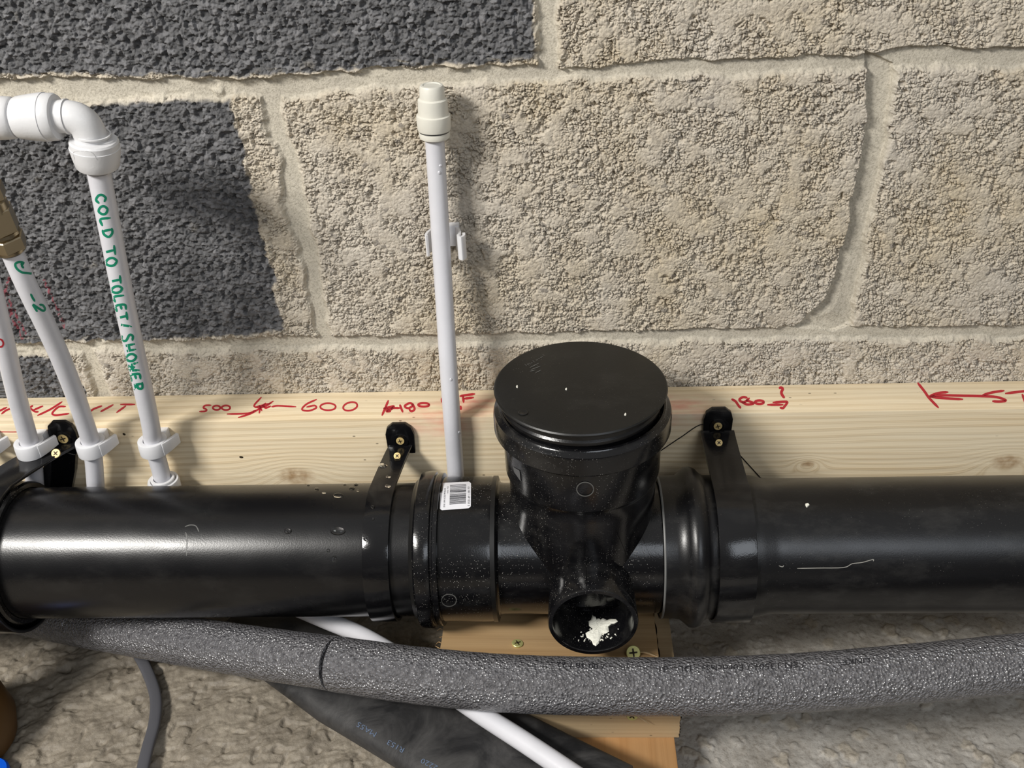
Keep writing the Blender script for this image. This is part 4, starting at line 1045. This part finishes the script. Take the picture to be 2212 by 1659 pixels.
WP = catmull([onZ(600, 1296, 0.060), onZ(700, 1338, 0.066), onZ(780, 1372, 0.070), onZ(870, 1425, 0.075), onZ(960, 1488, 0.079), onZ(1040, 1543, 0.083), onZ(1130, 1601, 0.087), onZ(1230, 1668, 0.090), onZ(1380, 1770, 0.093)], 8)
tag(obj('water_pipe', tube(WP, 0.0076, 36), MAT['white'], origin=WP[0]), 'white pipe lying on the black hose and crossing under the foam insulation', 'pipe')
CP = catmull([onZ(262, 1368, 0.010), onZ(290, 1400, 0.008), onZ(318, 1450, 0.006), onZ(336, 1505, 0.005), onZ(334, 1560, 0.005), onZ(318, 1620, 0.005), onZ(302, 1690, 0.005), onZ(280, 1780, 0.005)], 8)
tag(obj('cable', flat_tube(CP, [0.0052]*len(CP), [0.0028]*len(CP), 24), MAT['cable'], origin=CP[0]), 'flat grey electric cable curving across the floor at lower left', 'cable')
tb = onZ(-75, 1610, 0.0)
tag(obj('plastic_tub', lathe([(0.0, 0.036), (0.004, 0.043), (0.022, 0.047), (0.045, 0.044), (0.062, 0.034), (0.074, 0.028), (0.130, 0.028), (0.130, 0.0)], tb, (0, 0, 1), 64), MAT['ochre'], origin=tb),  # tall narrow neck, out of frame, added to lengthen the floor shadow
    'dark ochre rounded tub cut off by the left frame edge', 'tub')
bl = onZ(-18, 1690, 0.0)
tag(obj('bottle_cap', lathe([(0.0, 0.0165), (0.010, 0.0165), (0.012, 0.0150), (0.012, 0.0)], bl, (0, 0, 1), 40), MAT['blue'], origin=bl), 'bright blue plastic cap in the lower left corner', 'cap')
# thin dark streak on the batten behind the right bracket
th = [onY(1424, 976, -TT-0.0006), onY(1470, 945, -TT-0.0006), onY(1520, 916, -TT-0.0008), onY(1560, 940, -TT-0.0008), onY(1600, 985, -TT-0.0006), onY(1650, 1040, -TT-0.0006)]
tag(obj('streak', tube(catmull(th, 6), 0.00045, 8), MAT['rubber'], origin=th[0]), 'thin dark streak against the batten behind the right-hand bracket', 'streak')

# ================================================================== water drops
def drop(surf, px, py, wpx, hpx, label, group, mat='water'):
    N = 14; V = []; Fc = []; c = hit(surf, px, py, 0.0)
    if c is None: return
    rings = [1.0, 0.85, 0.6, 0.3]; r_m = wpx/2.5/1000/2
    for k, r in enumerate(rings):
        for i in range(N):
            t_ = 2*PI*i/N
            p = hit(surf, px+wpx/2*r*math.cos(t_), py+hpx/2*r*math.sin(t_)*(1.0 if math.sin(t_) < 0 else 1.0), 0.00002+r_m*0.42*math.sqrt(max(0, 1-r*r)))
            if p is None: return
            V.append(p)
    V.append(hit(surf, px, py, r_m*0.42))
    for k in range(len(rings)-1):
        for i in range(N): Fc.append((k*N+i, k*N+(i+1) % N, (k+1)*N+(i+1) % N, (k+1)*N+i))
    for i in range(N): Fc.append(((len(rings)-1)*N+i, (len(rings)-1)*N+(i+1) % N, len(V)-1))
    Fc.append(tuple(range(N))[::-1])
    tag(obj('water_drop', (V, Fc), MAT[mat]), label, 'water drop', group)
lpb = bvh(pl); stb = bvh(stC)
g = 'water drops on the left soil pipe'
for (x, y, w_, h_) in [(660, 1044, 6, 4), (666, 1048, 7, 4), (684, 1057, 11, 7), (745, 1047, 8, 4), (760, 1055, 14, 9), (769, 1047, 11, 5), (773, 1060, 7, 5), (700, 1065, 10, 4)]:
    drop(lpb, x, y, w_, h_, 'small clear water drop high on the left soil pipe near its top edge', g)
for (x, y, w_, h_, l_) in [(731, 1071, 24, 9, 'flat oval water drop just left of the centre bracket, near the pipe top'), (730, 1147, 34, 19, 'largest water drop, mid-height on the soil pipe left of the centre bracket'),
                           (622, 1147, 17, 13, 'lone water drop mid-height on the left soil pipe, farthest left of the wet patch'), (709, 1190, 8, 9, 'small water drop below the largest one, left of the centre bracket'),
                           (722, 1208, 12, 15, 'rounded water drop lowest on the pipe beside the centre bracket')]:
    drop(lpb, x, y, w_, h_, l_, g)
for (x, y, w_, h_, l_) in [(838, 1050, 14, 8, 'water drop on the upper right of the centre bracket strap'), (805, 1096, 9, 9, 'water drop on the strap level with the barcode sticker'), (806, 1121, 6, 7, 'small water drop on the middle of the centre strap'),
                           (789, 1165, 8, 7, 'water drop in the highlight of the centre strap'), (785, 1182, 8, 13, 'long water drop below the highlight on the centre strap'), (826, 1006, 22, 8, 'wide flat water drop just under the centre bracket tab'),
                           (839, 1030, 12, 6, 'thin water drop in the middle of the upper strap')]:
    drop(stb, x, y, w_, h_, l_, 'water drops on the centre bracket strap')
mb = bvh(ptm)
for (x, y, w_, h_, l_) in [(952, 358, 8, 6, 'higher of two water drops near the top of the capped pipe'), (949, 373, 7, 8, 'lower of two water drops near the top of the capped pipe'), (974, 820, 6, 7, 'water drop on the capped pipe just above the batten'),
                           (993, 934, 7, 7, 'water drop on the right side of the capped pipe in front of the batten')]:
    drop(mb, x, y, w_, h_, l_, 'water drops on the capped white pipe', 'white')
